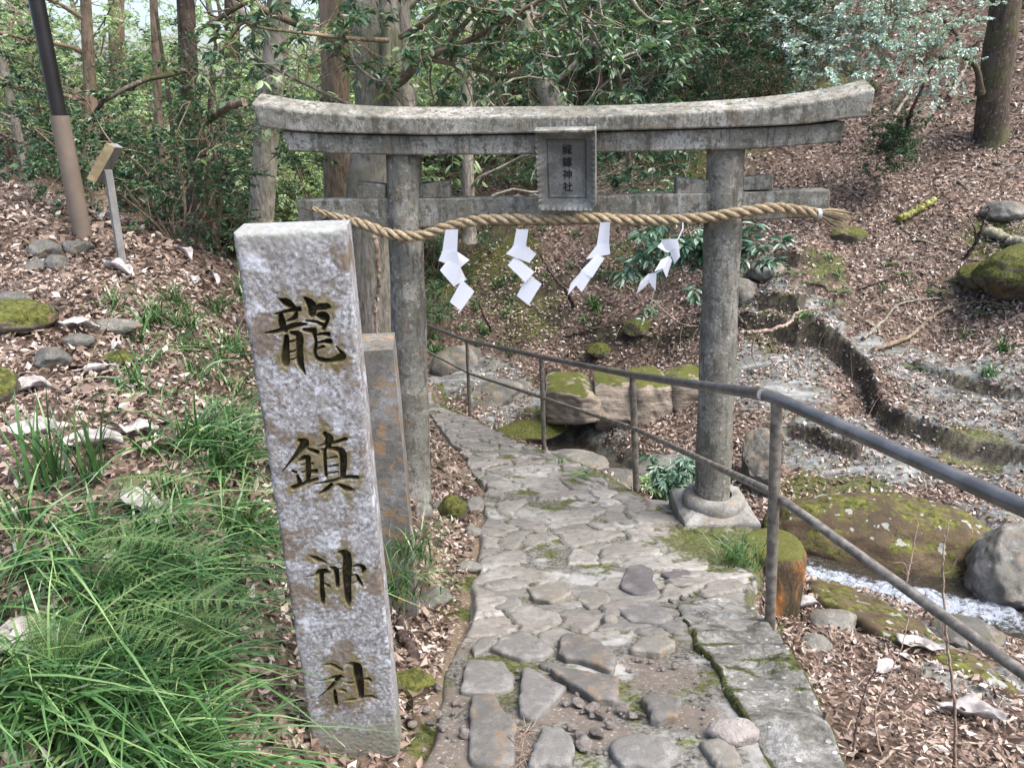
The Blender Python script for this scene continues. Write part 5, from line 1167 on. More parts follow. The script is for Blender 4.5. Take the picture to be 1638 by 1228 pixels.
limbplant("camellia_shrub", "bare looping twigs crossing in front of the thick trunk above the left lintel",
  [([(560, 168, 5.2), (500, 140, 5.1), (430, 105, 5.0), (385, 70, 4.9)], .014), ([(560, 70, 5.3), (566, 100, 5.2), (600, 128, 5.2), (620, 130, 5.1)], .016), ([(700, 140, 5.2), (740, 110, 5.1), (790, 170, 5.1), (815, 165, 5.1)], .012), ([(720, 80, 5.1), (745, 130, 5.2), (760, 175, 5.3)], .009), ([(760, 170, 5.6), (800, 130, 5.6), (840, 110, 5.6)], .01)],
  M['leaf_light'], 24, M['bark_grey'], ln=.08, wd=.03, tw=2, tl=.5, per=2)
limbplant("maple_shrub", "spray of tiny pale blue-green leaves arching down from the top right of the hillside",
  [([(1480, -30, 9.5), (1440, 10, 9.3), (1400, 30, 9.2), (1340, 50, 9.1), (1290, 80, 9.0)], .02), ([(1440, 10, 9.3), (1420, 60, 9.2), (1380, 75, 9.1)], .015), ([(1400, 30, 9.2), (1350, 20, 9.1), (1280, 30, 9), (1230, 70, 9)], .015), ([(1340, 50, 9.1), (1320, 95, 9.0), (1310, 130, 9)], .012), ([(1500, 30, 9.6), (1495, 70, 9.5), (1480, 100, 9.4), (1460, 90, 9.4)], .015)],
  M['leaf_pale'], 25, M['bark_brown'], ln=.055, wd=.034, tw=11, tl=.45, per=7, hi=False, maxl=1)
limbplant("maple_shrub", "darker leafy spray hanging over the hillside right above the right half of the lintel",
  [([(1100, -20, 9.5), (1150, 30, 9.4), (1200, 60, 9.3), (1260, 100, 9.2)], .02), ([(1150, 30, 9.4), (1160, 90, 9.4), (1200, 130, 9.3)], .015), ([(1200, 60, 9.3), (1260, 50, 9.2)], .01)],
  M['leaf_dark'], 26, M['bark_brown'], ln=.075, wd=.034, tw=9, tl=.45, per=7, hi=False)
limbplant("holly_shrub", "low dark green bush with a bare stick on the leafy slope right of the lintel",
  [([(1448, 240, 9.6), (1440, 215, 9.5), (1425, 225, 9.5)], .015), ([(1448, 240, 9.6), (1425, 240, 9.5), (1400, 238, 9.5)], .012)], M['leaf_dark'], 27, M['bark_dark'], ln=.05, wd=.02, tw=12, tl=.25, hi=False)
limbplant("holly_shrub", "grey-green bush at the right pillar's foot with narrow pale leaves beside the railing post",
  [([(1070, 800, 4.5), (1060, 775, 4.45), (1045, 755, 4.4)], .008), ([(1070, 800, 4.5), (1085, 775, 4.4), (1100, 765, 4.4)], .008)], M['leaf_blue'], 28, M['bark_dark'], ln=.09, wd=.022, tw=3, tl=.12, hi=True)
limbplant("fern_shrub", "bright yellow-green leafy weed at the foot of the second railing post",
  [([(1040, 800, 4.5), (1042, 785, 4.45), (1046, 775, 4.4)], .005), ([(1048, 800, 4.5), (1062, 788, 4.4), (1066, 780, 4.4)], .005)], M['leaf_light'], 29, M['bark_dark'], ln=.05, wd=.025, tw=5, tl=.10, hi=False, cat="weed")

# ---- understory and far woods: shared prototypes, each copy a shrub of its own
def protoshrub(seed, leaf, h, ln, wd, per, hi=False, bark='bark_brown', stems=6, maxl=2, sp=.55):
    rg = np.random.default_rng(seed); tr, limbs = [], []
    for k in range(stems):
        a = rg.uniform(0, 6.28); d = norm(np.array([math.cos(a)*sp, math.sin(a)*sp, 1])); p = [np.zeros(3)]
        for j in range(4): p.append(p[-1]+norm(d+rg.normal(size=3)*.18)*h/5)
        tr.append((p, .007*h, .0035*h))
        for j in range(1, 5):
            for _ in range(2): limbs.append((p[j], norm(rg.normal(size=3)+d*.5), h*.30*rg.uniform(.6, 1.2), .003*h))
    r = plant("broadleaf_shrub", "x", "shrub", (0, 0, 0), tr, limbs, M[bark], M[leaf], seed, per=per, ln=ln, wd=wd, hi=hi, maxl=maxl, nch=3, sides=5, bump=0)
    return r
protos = [protoshrub(201, 'leaf_mid', 2.2, .062, .027, 8), protoshrub(202, 'leaf_dark', 2.0, .058, .026, 8), protoshrub(203, 'leaf_light', 2.6, .07, .032, 7), protoshrub(204, 'leaf_blue', 1.6, .055, .026, 8)]
rgs = np.random.default_rng(77)
spots = []      # (px, py base, proto, scale, Y or None, zone)
for (x, y, k, s) in [(90, 262, 0, 1.0), (200, 300, 1, .9), (230, 330, 0, 1.0), (380, 390, 1, .9), (360, 350, 0, 1.1), (440, 370, 0, 1.0), (480, 360, 2, 1.0), (20, 262, 2, 1.1), (300, 330, 2, 1.1), (280, 385, 1, .7), (350, 400, 0, .7), (405, 420, 1, .7)]:
    spots.append((x, y, k, s*.95, None, "evergreen bushes below the leafy bank"))
for _ in range(26):
    x = rgs.uniform(-120, 700); Y = rgs.uniform(10, 26); spots.append((x, None, rgs.choice([2, 2, 0, 3]), rgs.uniform(.7, 1.3), Y, "bright bushes in the wood beyond the bank"))
for (x, Y, k, s) in [(700, 10.8, 1, .7), (760, 12.5, 0, 1.0), (830, 13.5, 0, 1.0), (900, 14, 1, 1.0), (960, 14.5, 0, 1.0), (1020, 14.8, 3, 1.0), (1060, 13.2, 1, .8), (1100, 14.2, 0, 1.1), (1160, 14.3, 1, 1.0), (1210, 13.2, 0, 1.0), (1270, 14, 3, 1.0),
                     (640, 12.5, 2, 1.1), (560, 13.5, 2, 1.2), (720, 15, 2, 1.4), (800, 16, 2, 1.5), (880, 17, 0, 1.4), (980, 17, 2, 1.4), (1080, 17, 0, 1.4), (1180, 16, 3, 1.3), (1330, 15.5, 0, 1.1), (1420, 16, 2, 1.2), (1520, 16.5, 0, 1.1), (1000, 12.2, 1, .5), (1230, 12.2, 1, .6), (1080, 11.6, 1, .4), (860, 11.8, 0, .5), (690, 9.9, 1, .45), (1620, 17, 1, 1.2), (1250, 15.6, 1, 1.4), (1130, 12.4, 0, .7)]:
    spots.append((x, None, k, s, Y, "green bushes on the hillside behind the torii"))
LBL = {"evergreen bushes below the leafy bank": ["mid green bush just beyond the crest of the leafy bank", "dark glossy bush just beyond the crest of the leafy bank", "light yellow-green bush just beyond the crest of the leafy bank", ""],
       "bright bushes in the wood beyond the bank": ["mid green bush deep in the wood at upper left", "", "bright pale green bush deep in the wood at upper left", "bluish green bush deep in the wood at upper left"],
       "green bushes on the hillside behind the torii": ["mid green bush growing on the hillside behind the torii", "dark green bush growing on the hillside behind the torii", "light yellow-green bush growing on the hillside behind the torii", "bluish green bush growing on the hillside behind the torii"]}
usedp = set()
for (x, y, k, s, Y, grp) in spots:
    if Y is None: b = G(x, y)
    else:
        xw = (x-CX)/F*(Y*.935+.6); b = np.array([xw, Y, Hs(xw, Y)])
    k = int(k); r = protos[k] if k not in usedp else copy_tree(protos[k]); usedp.add(k)
    r.location = (b[0], b[1], b[2]-.05); r.rotation_euler = (0, 0, rgs.uniform(0, 6.28)); s = s*rgs.uniform(.9, 1.15); r.scale = (s, s, s*rgs.uniform(.85, 1.15))
    r["label"] = LBL[grp][k] or LBL[grp][0]; r["group"] = grp+(" "+["a", "b", "c", "d"][k] if False else "")
# taller crowns closing the view upwards on the left and the hill
def crowntree(seed, leaf, h=6.0):
    rg = np.random.default_rng(seed); p = [np.zeros(3)]
    for j in range(6): p.append(p[-1]+np.array([rg.normal()*.12, rg.normal()*.12, h/6]))
    limbs = []
    for _ in range(15):
        t = rg.uniform(.3, 1); o = spline(p, 50)[int(t*49)]; a = rg.uniform(0, 6.28); limbs.append((o, np.array([math.cos(a), math.sin(a), .35]), h*.30*(1.15-.6*t), .03))
    return plant("broadleaf_tree", "x", "tree", (0, 0, 0), [(p, .13, .04)], limbs, M['bark_grey'], M[leaf], seed, per=6, ln=.10, wd=.05, maxl=2, nch=3, sides=7)
ct = [crowntree(301, 'leaf_light'), crowntree(302, 'leaf_mid')]; used = set()
for (x, Y, k, s) in [(480, 15, 0, .8), (700, 19, 0, 1.1), (620, 17, 1, 1.0), (840, 20, 1, 1.0), (1000, 20, 0, 1.0), (1140, 18, 1, .9), (560, 22, 0, 1.3), (200, 26, 0, .9), (400, 26, 0, 1.0), (1300, 19, 1, .9), (1450, 20, 1, 1.0), (760, 26, 0, 1.4), (-400, 24, 0, 1.2), (1650, 19, 1, 1)]:
    xw = (x-CX)/F*(Y*.935+.4); r = ct[k] if k not in used else copy_tree(ct[k]); used.add(k); s *= rgs.uniform(.9, 1.1)
    r.location = (xw, Y, Hs(xw, Y)-.1); r.rotation_euler = (0, 0, rgs.uniform(0, 6.28)); r.scale = (s,)*3
    left = x < 600; r["label"] = ("pale" if k == 0 else "darker")+" leafy tree standing far back "+("in the wood at upper left" if left else "on the hillside above the torii"); r["group"] = "trees of the far wood" if left else "trees high on the hillside"

# ------------------------------------------------------------------ dead leaves, sedge, ferns
def normals(x, y):
    e = .04; return norm(np.stack([H(x-e, y)-H(x+e, y), H(x, y-e)-H(x, y+e), np.full(x.shape, 2*e)], -1))
_shelf = np.array([G(a, b)[:2] for a, b in ((1310, 942), (1400, 975), (1480, 1018), (1570, 1065))])
def litter():
    rg = np.random.default_rng(5); mb = MB()
    def patch(n, x0, x1, y0, y1, size, cond=None):
        x = rg.uniform(x0, x1, n); y = rg.uniform(y0, y1, n)
        dens = .5+.8*fbm(V3(x*1.6, y*1.6), 3, 44)
        keep = rg.uniform(0, 1, n) < np.clip(dens*1.3+.15, .10, 1)
        ins = (x > xl(y)-.02) & (x < xr(y)-.0) & (y < 8.8)
        keep &= ~ins | (rg.uniform(0, 1, n) < .006)
        d = segdist(x, y, _chan); keep &= ~((d < .24) & (x > xr(y)) & (y < 8.2))
        rk = blobs(x, y, ROCKB[:16]); keep &= rg.uniform(0, 1, n) > rk*1.0*smooth(-.12, .18, fbm(V3(x*2.2, y*3.5), 3, 71))
        keep &= ~((segdist(x, y, _shelf) < .10) & (rg.uniform(0, 1, n) > .12))
        if cond is not None: keep &= cond(x, y)
        # only what the camera's side of the valley could plausibly show
        x, y = x[keep], y[keep]; z = H(x, y)+rg.uniform(.004, .03, len(x)); n_ = len(x)
        N = norm(normals(x, y)+rg.normal(size=(n_, 3))*.55); a = rg.uniform(0, 6.28, n_); d_ = np.stack([np.cos(a), np.sin(a), rg.normal(size=n_)*.15], 1); d_ = d_-N*(d_*N).sum(1)[:, None]
        ln = size*rg.uniform(.55, 1.25, n_); leafmesh(mb, np.stack([x, y, z], 1)-norm(d_)*ln[:, None]*.5, d_, N, ln, ln*rg.uniform(.32, .6, n_), np.clip(rg.normal(.60, .27, n_)-.08*(x < xl(y))+.22*fbm(V3(x*2.5, y*2.5), 3, 45), 0, 1), rg.uniform(-.45, .5, (n_, 1)), False, rg.uniform(-.35, .35, (n_, 1)))
    patch(24000, -3.6, .1, .7, 4.5, .042, lambda x, y: x < xl(y)+.02)
    patch(14000, -6.5, -.4, 4.5, 9, .058)
    patch(26000, .4, 4.6, 1.0, 5.0, .042, lambda x, y: x > xr(y))
    patch(52000, -.8, 9.0, 5.0, 10.5, .056, lambda x, y: x > xr(y)+.1)
    patch(36000, -3, 13, 10.5, 17, .07)
    patch(26000, -3.2, .1, .7, 4.0, .024, lambda x, y: x < xl(y)+.02)
    patch(30000, .4, 4.0, 1.0, 4.6, .022, lambda x, y: x > xr(y))
    patch(1200, -3.2, 4.0, .8, 5, .09, lambda x, y: (x > xr(y)) | (x < xl(y)-.1))
    patch(24000, 0, 7.0, 5.0, 9, .034, lambda x, y: x > xr(y)+.1)
    patch(4000, -.6, .5, 1.2, 6, .04, lambda x, y: (x > xl(y)-.12) & (x < xl(y)+.03))
    mt_ = MB()
    for (n, x0, x1, y0, y1, L_) in ((500, -3.4, -.4, 1, 5.5, .16), (700, .9, 4.5, 1.2, 5, .15), (900, -.5, 8.5, 5, 11, .28), (400, 0, 10, 11, 15, .4)):
        x = rg.uniform(x0, x1, n); y = rg.uniform(y0, y1, n); k_ = ((x < xl(y)) | (x > xr(y)+.05)) & ~((segdist(x, y, _chan) < .25) & (y < 8)); x, y = x[k_], y[k_]
        a = rg.uniform(0, 6.28, len(x)); l = L_*rg.uniform(.3, 1, len(x)); x2, y2 = x+np.cos(a)*l, y+np.sin(a)*l; z1, z2 = H(x, y)+.015, H(x2, y2)+.02; r_ = rg.uniform(.001, .0035, len(x))*(L_/.16)**.5
        for j in range(len(x)):
            m_ = [(x[j]+x2[j])/2+rg.normal()*l[j]*.08, (y[j]+y2[j])/2+rg.normal()*l[j]*.08, (z1[j]+z2[j])/2+.015]; tube(mt_, [[x[j], y[j], z1[j]], m_, [x2[j], y2[j], z2[j]]], [r_[j], r_[j]*.8, r_[j]*.4], 3, cap=False)
    tag(mt_.build("twig_litter", M['twig'], None, False), "small dead twigs strewn through the fallen leaves", "twigs", None, "stuff")
    o = mb.build("leaf_litter", M['litter'], None, False); tag(o, "brown and pinkish fallen leaves covering the banks and the slope", "leaf litter", None, "stuff")
litter()
def blades(mb, rg, cx, cy, n, L, wdt, spread, lean=(0, 0), zoff=0, segs=6, stiff=.6, cz=None):
    x = cx+rg.normal(size=n)*spread; y = cy+rg.normal(size=n)*spread; z = (H(x, y) if cz is None else np.full(n, cz))-.01+zoff
    a = rg.uniform(0, 6.28, n); hd = np.stack([np.cos(a), np.sin(a)], 1)*rg.uniform(.3, 1, n)[:, None]+np.array(lean); l = L*rg.uniform(.5, 1.15, n); wd = wdt*rg.uniform(.6, 1.2, n)
    t = np.linspace(0, 1, segs+1); bend = (1.25-stiff)*rg.uniform(.5, 1.3, n)
    r = rg.uniform(.15, .55, n)[:, None]*t+(bend[:, None]*.75)*t**2; h = (1-.25*bend)[:, None]*t-(bend*.62)[:, None]*t**2.4
    px = x[:, None]+hd[:, :1]*r*l[:, None]; py = y[:, None]+hd[:, 1:]*r*l[:, None]; pz = z[:, None]+h*l[:, None]
    c = np.stack([px, py, pz], -1); sd = norm(np.stack([-hd[:, 1], hd[:, 0], rg.normal(size=n)*.3], 1)); w_ = wd[:, None]*(1-t**2.2)[None]*.5+.0003
    v = np.stack([c-sd[:, None]*w_[..., None], c+sd[:, None]*w_[..., None]], 2)   # n,s,2,3
    k = (segs+1)*2; i = np.arange(segs)[None, :, None]; base = (np.arange(n)*k)[:, None, None]
    f = (base+2*i+np.array([0, 1, 3, 2])).reshape(-1, 4)
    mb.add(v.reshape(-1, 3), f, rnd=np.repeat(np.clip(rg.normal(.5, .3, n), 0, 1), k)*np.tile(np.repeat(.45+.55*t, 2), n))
def grass():
    rg = np.random.default_rng(9); mb = MB()
    def region(pts, n, L, wd, cnt, lean=(0, 0)):
        for (px, py, r) in pts:
            q = G(px, py)
            for _ in range(n): blades(mb, rg, q[0]+rg.normal()*r, q[1]+rg.normal()*r, int(cnt*1.05), L*rg.uniform(.7, 1.2), wd*1.05, .018, lean, stiff=rg.uniform(.15, .75))
    region([(30, 1200, .14), (130, 1215, .14), (240, 1222, .08), (300, 1228, .05), (70, 1130, .10), (10, 1060, .12), (180, 1160, .08)], 6, .33, .0070, 34, (.3, -.15))
    region([(220, 930, .10), (280, 870, .10), (330, 900, .06), (110, 960, .10), (290, 980, .06)], 4, .32, .0070, 30, (.35, -.15))
    region([(250, 800, .08), (310, 780, .07), (180, 850, .08), (20, 900, .1)], 2, .32, .0070, 26, (.35, -.1))
    region([(300, 700, .08), (360, 700, .05), (330, 740, .06), (390, 760, .04), (395, 850, .03)], 3, .30, .0070, 26, (.35, -.15))
    region([(60, 900, .1), (130, 1010, .1), (230, 1060, .08), (280, 1110, .06)], 4, .36, .0072, 30, (.35, -.15))
    region([(240, 545, .10), (330, 560, .10), (300, 600, .1), (350, 510, .1), (280, 640, .08), (370, 560, .05), (375, 620, .04), (230, 500, .08), (300, 520, .08), (340, 650, .06)], 3, .26, .0075, 22, (.2, -.1))
    region([(385, 430, .1), (395, 480, .06), (370, 400, .15)], 4, .3, .008, 24, (.1, -.2))
    region([(770, 360, .3), (700, 400, .3), (850, 420, .3), (800, 500, .3), (740, 470, .3), (770, 540, .3), (900, 390, .4), (950, 500, .15), (700, 560, .2), (640, 440, .3)], 6, .26, .010, 26)
    region([(1250, 60, .7), (1150, 60, .8), (1050, 180, .5), (1330, 150, .4), (1400, 170, .3), (940, 60, .8)], 5, .3, .013, 22)
    region([(1360, 440, .2), (1480, 500, .3), (1430, 480, .2), (1230, 500, .15), (1330, 440, .2), (1560, 560, .15)], 2, .16, .008, 18)
    region([(700, 640, .15), (720, 655, .1), (905, 745, .06), (1190, 880, .05)], 3, .10, .005, 20)
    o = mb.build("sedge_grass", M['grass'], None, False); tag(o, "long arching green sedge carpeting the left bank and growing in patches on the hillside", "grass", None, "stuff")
grass()
def tuft(px, py, label, seed, n=90, L=.35, wd=.007, sp=.03, lean=(0, 0), stiff=.6, Y=None):
    b = G(px, py) if Y is None else P(px, py, Y); rg = np.random.default_rng(seed); mb = MB()
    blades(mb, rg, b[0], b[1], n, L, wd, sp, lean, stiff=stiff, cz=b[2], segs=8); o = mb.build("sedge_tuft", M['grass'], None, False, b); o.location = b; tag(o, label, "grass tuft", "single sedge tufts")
tuft(80, 775, "upright sedge tuft with wide blades standing alone at mid left", 1, 46, .33, .010, .035, (.1, 0), .95)
tuft(150, 770, "thin upright sedge tuft beside the wide-bladed one at mid left", 2, 26, .34, .009, .02, (.2, 0), 1.0)
tuft(640, 950, "sedge tuft drooping out from behind the carved pillar's right edge", 3, 90, .30, .005, .04, (.25, -.15), .5, Y=2.05)
tuft(655, 890, "second sedge tuft in front of the shorter stone post", 4, 60, .26, .005, .04, (.3, -.1), .6, Y=2.25)
tuft(1185, 905, "sedge tuft on the mossy ledge in front of the right torii plinth", 5, 110, .27, .005, .05, (-.05, -.1), .7)
tuft(1240, 870, "thin grass tuft on top of the orange stump behind the railing post", 6, 40, .22, .004, .04, (0, 0), .8)
tuft(940, 760, "small fern-like sedge clump at the path edge near the third railing post", 7, 40, .16, .008, .03, (0, -.1), .4)
tuft(1582, 600, "small dark spiky tuft on the leafy ground at right, the lower of two", 8, 40, .24, .014, .03, (0, 0), .5)
tuft(1605, 560, "small dark spiky tuft on the leafy ground at right, the upper of two", 9, 40, .24, .014, .03, (0, 0), .5)
tuft(1290, 505, "grass tuft hanging over the dark hole in the rocks at right", 10, 40, .22, .009, .04, (0, -.2), .4)
def frond_mesh(mb, rg, o, d, L, W_, droop):
    n = 17; t = np.linspace(0, 1, n); d = norm(np.asarray(d, float)); up = np.array([0, 0, 1.]); pts = o+np.outer(t*L, d)-np.outer(droop*L*t*t, up)
    tube(mb, pts, np.linspace(.0022, .0008, n), 4, cap=False, rnd=.9)
    T_, N, B = frames(pts); side = norm(np.cross(T_, up))
    upv = norm(np.cross(side, T_))
    for k in range(2, n):
        wl = W_*math.sin(math.pi*min(1, (t[k]*.92+.10)))**.7*(1-.35*t[k])
        for s in (-1, 1):
            pd = norm(side[k]*s+T_[k]*.35); m = 9; u = np.linspace(.08, 1, m); pb = pts[k]+np.outer(u*wl, pd)-np.outer(u*u*wl*.12, up)
            for s2 in (-1, 1):
                ldir = norm(T_[k]*s2+pd*.45)[None]+rg.normal(size=(m, 3))*.06; ll = wl*.17*(1.15-u*.8)
                leafmesh(mb, pb, ldir, np.repeat(upv[k][None], m, 0), ll, ll*.75, np.clip(rg.normal(.5, .15, m), 0, 1), .1)
def fern(px, py, label, seed, dirs, L=.42, W_=.10, Y=None, mat='fern', group=None, lift=.02):
    b = G(px, py) if Y is None else P(px, py, Y); rg = np.random.default_rng(seed); root = empty("fern", b, label, "fern", group)
    for (dx, dy, dz, l) in dirs:
        mb = MB(); frond_mesh(mb, rg, b+np.array([0, 0, lift]), (dx, dy, dz), L*l, W_*l, .35); mb.build("frond", M[mat], root, False, b)
def at_dir(px, py, px2, py2, Y1, Y2): return P(px2, py2, Y2)-P(px, py, Y1)
fern(150, 960, "fern with long feathery fronds reaching right across the sedge toward the carved pillar", 1, [(1, -.15, .35, 1.1), (.9, .25, .45, .9), (.8, -.5, .3, .8), (-.4, -.3, .6, .6)], .40, .06, lift=.16)
fern(170, 1090, "fern with yellowish fronds arching over the lowest sedge near the pillar's foot", 2, [(1, .05, .42, 1.1), (.9, -.35, .35, 1.0), (.6, .6, .5, .6)], .40, .06, lift=.16)
fern(300, 1080, "small fern tucked into the sedge just left of the carved pillar's foot", 3, [(1, -.1, .3, .9), (.6, .5, .5, .8), (.8, -.5, .3, .7)], .28, .055, lift=.16)
fern(110, 1130, "small fern with short broad fronds in the bottom left sedge", 4, [(.3, .3, .8, .8), (-.3, .2, .9, .8), (.8, .2, .6, .7), (0, -.5, .7, .6)], .22, .06, lift=.12)
fern(200, 850, "fern fronds hanging over the dark hollow below the upright sedge", 5, [(1, 0, .25, .9), (.7, -.5, .2, .8)], .30, .055, lift=.16)
fern(935, 762, "small dark fern at the path edge beside the third railing post", 6, [(-.6, -.6, .4, 1), (.6, -.5, .4, 1), (0, -.8, .5, 1), (-.9, 0, .4, .9)], .22, .05)
for k, (x, y) in enumerate([(1345, 470), (1420, 425), (1440, 440), (1535, 450), (1500, 470), (1300, 455), (1570, 505), (1270, 440), (1330, 490), (1460, 590), (1600, 495)]):
    fern(x, y, "low green fern seedling growing through the dead leaves of the right slope", 30+k, [(math.cos(a), math.sin(a), .5, 1) for a in (0, 1.5, 2.8, 4.1, 5.3)], .17, .05, group="fern seedlings on the right slope")

# ---- big bleached leaves, pebbles, sticks
def bigleaf(px, py, L, label, seed, rz):
    b = G(px, py); rg = np.random.default_rng(seed); nu, nv = 17, 9; u = np.linspace(0, 1, nu); v = np.linspace(-1, 1, nv); U, V = np.meshgrid(u, v, indexing='ij')
    wv = L*.24*np.sin(math.pi*U**.8)**.8*(1+.15*fbm(V3(U*9, V), 2, seed)); x = (U-.5)*L; y = V*wv; z = .035*L/.2*(V*V)*np.sin(math.pi*U)+.03*fbm(V3(U*4, V*2, seed), 3, seed)+.05*L*np.sin(U*5+seed)+.03
    N = normals(b[None, 0], b[None, 1])[0]; e1 = norm(np.array([math.cos(rz), math.sin(rz), 0])-N*(np.array([math.cos(rz), math.sin(rz), 0])@N)); e2 = np.cross(N, e1)
    w_ = np.outer(x.ravel(), e1)+np.outer(y.ravel(), e2)+np.outer(z.ravel(), N)
    o = mk("dead_leaf", w_, gridfaces(nu, nv), M['bigleaf'], smooth_=True); o.location = b; s = o.modifiers.new("s", 'SOLIDIFY'); s.thickness = .0008; tag(o, label, "dead leaf", "large bleached leaves on the left bank")
for k, (x, y, L, rz, lb) in enumerate([(60, 1050, .22, .3, "largest pale dead leaf, near the bottom left corner"), (235, 830, .2, -.3, "brown and white curled leaf lying over the sedge in mid left"), (160, 600, .12, .8, "crumpled white leaf below the flat grey stones"), (50, 630, .14, .3, "pale crumpled leaf right of the mossy rock cut by the edge"),
    (125, 530, .16, .4, "long whitish curled leaf by the long pale stone"), (190, 440, .18, -.2, "broad pale leaf lying just left of the sign post foot"), (305, 455, .12, -.9, "narrow pale leaf right of the sign post"), (60, 700, .16, .2, "white leaf above the upright sedge tuft"), (150, 720, .18, .1, "dull white leaf between the upright sedge tufts"),
    (185, 560, .07, 1.4, "tiny bright white leaf right of the stones"), (290, 410, .16, -.3, "pale leaf on the bank crest near the dark tree"), (340, 450, .12, -.6, "whitish leaf close to the upper left of the carved pillar"), (55, 285, .2, .1, "pale leaf high on the bank crest left of the pole"), (60, 308, .18, .4, "grey-white leaf left of the pole's lower sleeve"), (220, 700, .12, .3, "tan leaf in the middle of the left bank")]):
    bigleaf(x, y, L, lb, k+1, rz)
for k, (x, y, L, rz, lb) in enumerate([(1470, 1040, .2, -.5, "white leaf on the lower right slope under the middle rail"), (1550, 1150, .24, -.6, "long white leaf near the bottom right corner"), (1290, 975, .16, 0, "whitish leaf at the foot of the orange stump"), (1420, 1080, .14, .4, "small white leaf in the litter between the concrete strip and the stream")]): bigleaf(x, y, L, lb, 40+k, rz)
rg = np.random.default_rng(61); PEB = [ (685, 1140, 3), (700, 1150, 3), (690, 1165, 3), (745, 1180, 4), (710, 1170, 3), (925, 1130, 4), (945, 1142, 4), (930, 1185, 4), (955, 1180, 4), (935, 1200, 5), (915, 1170, 3), (950, 1135, 3), (995, 1140, 4), (1010, 1150, 3), (1023, 1148, 3), (905, 1132, 3), (923, 1118, 2),
    (1045, 1110, 2), (1080, 1070, 3), (1115, 1098, 2), (1075, 1138, 3), (1093, 960, 3), (1115, 965, 3), (1075, 965, 3), (1090, 975, 2), (1105, 955, 2), (830, 1090, 2), (828, 1078, 2), (1060, 1075, 2), (1040, 1060, 2), (1020, 1060, 2), (1125, 1085, 2), (700, 1105, 3), (708, 915, 2), (1100, 1020, 2), (660, 1165, 3), (730, 1130, 3), (905, 1105, 2), (960, 1150, 3), (975, 1165, 3), (1160, 1110, 2), (1175, 1130, 2), (1010, 1075, 2), (880, 1130, 2)]
PEB += [(rg.uniform(930, 1180), rg.uniform(1040, 1228), rg.uniform(.8, 1.8)) for _ in range(90)]+[(rg.uniform(650, 760), rg.uniform(880, 1228), rg.uniform(.6, 1.8)) for _ in range(60)]
pm = []
for k in range(6):
    v, f = rockmesh((1, .78, .6), 500+k, sub=3, ang=.95, rough=.12, cuts=12); me = mk("pebble", v, f, M['pebble' if k != 2 else 'flagdark'], smooth_=True); pm.append(me)
for k, (x, y, s) in enumerate(PEB[:225]):
    q = G(x, y); q[2] = H(q[0], q[1], False)+.006; o = pm[k] if k < 6 else pm[k % 6].copy()
    if k >= 6: COL.objects.link(o)
    s = s*.0105; o.scale = (s*rg.uniform(.8, 1.2), s*rg.uniform(.8, 1.2), s*rg.uniform(.7, 1.1)); o.rotation_euler = (rg.uniform(-.3, .3), 0, rg.uniform(0, 6.28)); o.location = (q[0], q[1], q[2]+s*.25)
    tag(o, "small loose pebble lying in the dirt and gravel between the near flagstones", "pebble", "pebbles scattered on the near path")
def stick(pts, r, label, seed, mat='twig', side=(), name="fallen_branch", cat="fallen branch", r1=.35, group=None, ground_=True):
    q = []
    for p in pts:
        g_ = G(p[0], p[1]) if len(p) == 2 else P(*p); q.append(g_+(np.array([0, 0, r*1.2]) if len(p) == 2 else 0))
    rgx = np.random.default_rng(seed); mb = MB(); c = spline(q, 14*len(q)); c[1:-1] += rgx.normal(size=(len(c)-2, 3))*r*.25; tube(mb, c, np.linspace(r, r*r1, len(c)), 7, .1, True, seed)
    for (i, dx, dy, dz) in side:
        s = c[int(i*(len(c)-1))]; d = np.array([dx, dy, dz]); tube(mb, spline([s, s+d*.5+rgx.normal(size=3)*.02, s+d], 8), np.linspace(r*.5, r*.15, 8), 5, 0, True)
    o = mb.build(name, M[mat], None, True, q[0]); o.location = q[0]; tag(o, label, cat, group)
stick([(1437, 358), (1460, 345), (1492, 327)], .045, "short yellow-green bamboo-like log lying on the leafy slope", 1, 'leafyellow' if 'leafyellow' in M else 'signyellow', r1=.9, name="fallen_log", cat="fallen log")
stick([(1448, 222), (1455, 190, 9.3), (1470, 150, 9.1), (1492, 105, 9.0)], .03, "dark bare stick leaning upward on the slope right of the lintel's end", 2, 'twig_dark')
stick([(1185, 532, 6.8), (1220, 530, 6.8), (1262, 517, 6.9), (1275, 500, 7.1), (1320, 492, 7.4)], .022, "crooked brown branch sticking out right of the torii pillar", 3, 'twig', [(.2, .05, 0, -.35)])
stick([(918, 492), (905, 465, 9.4), (880, 435, 9.2), (860, 400, 9.1)], .028, "dark curved dead branch leaning behind the second paper streamer", 4, 'twig_dark')
stick([(786, 530), (770, 495, 9.6), (755, 450, 9.6)], .02, "thin dark dead branch below the leftmost paper streamer", 5, 'twig_dark')
stick([(1395, 565), (1450, 545), (1500, 505), (1560, 488), (1600, 492)], .028, "long mossy branch lying on the slope above the bedrock ledge", 6, 'bark_brown' if 'bark_brown' in M else 'twig')
stick([(1380, 545), (1410, 520), (1440, 490), (1500, 480)], .022, "dead branch lying parallel above the long mossy one", 7, 'bark_grey')
stick([(1350, 555), (1372, 530), (1395, 505), (1420, 495)], .018, "short dead branch left of the two long fallen branches", 8, 'twig_dark')
stick([(1545, 415), (1565, 380, 8.3), (1582, 330, 8.2)], .025, "dark upright twig beside the mossy boulder at right", 9, 'twig_dark', [(.4, -.12, 0, .25)])
stick([(1575, 378), (1610, 392), (1645, 402)], .06, "pale fallen log beside the mossy boulder at the right edge", 10, 'bark_grey', r1=.9, name="fallen_log", cat="fallen log")
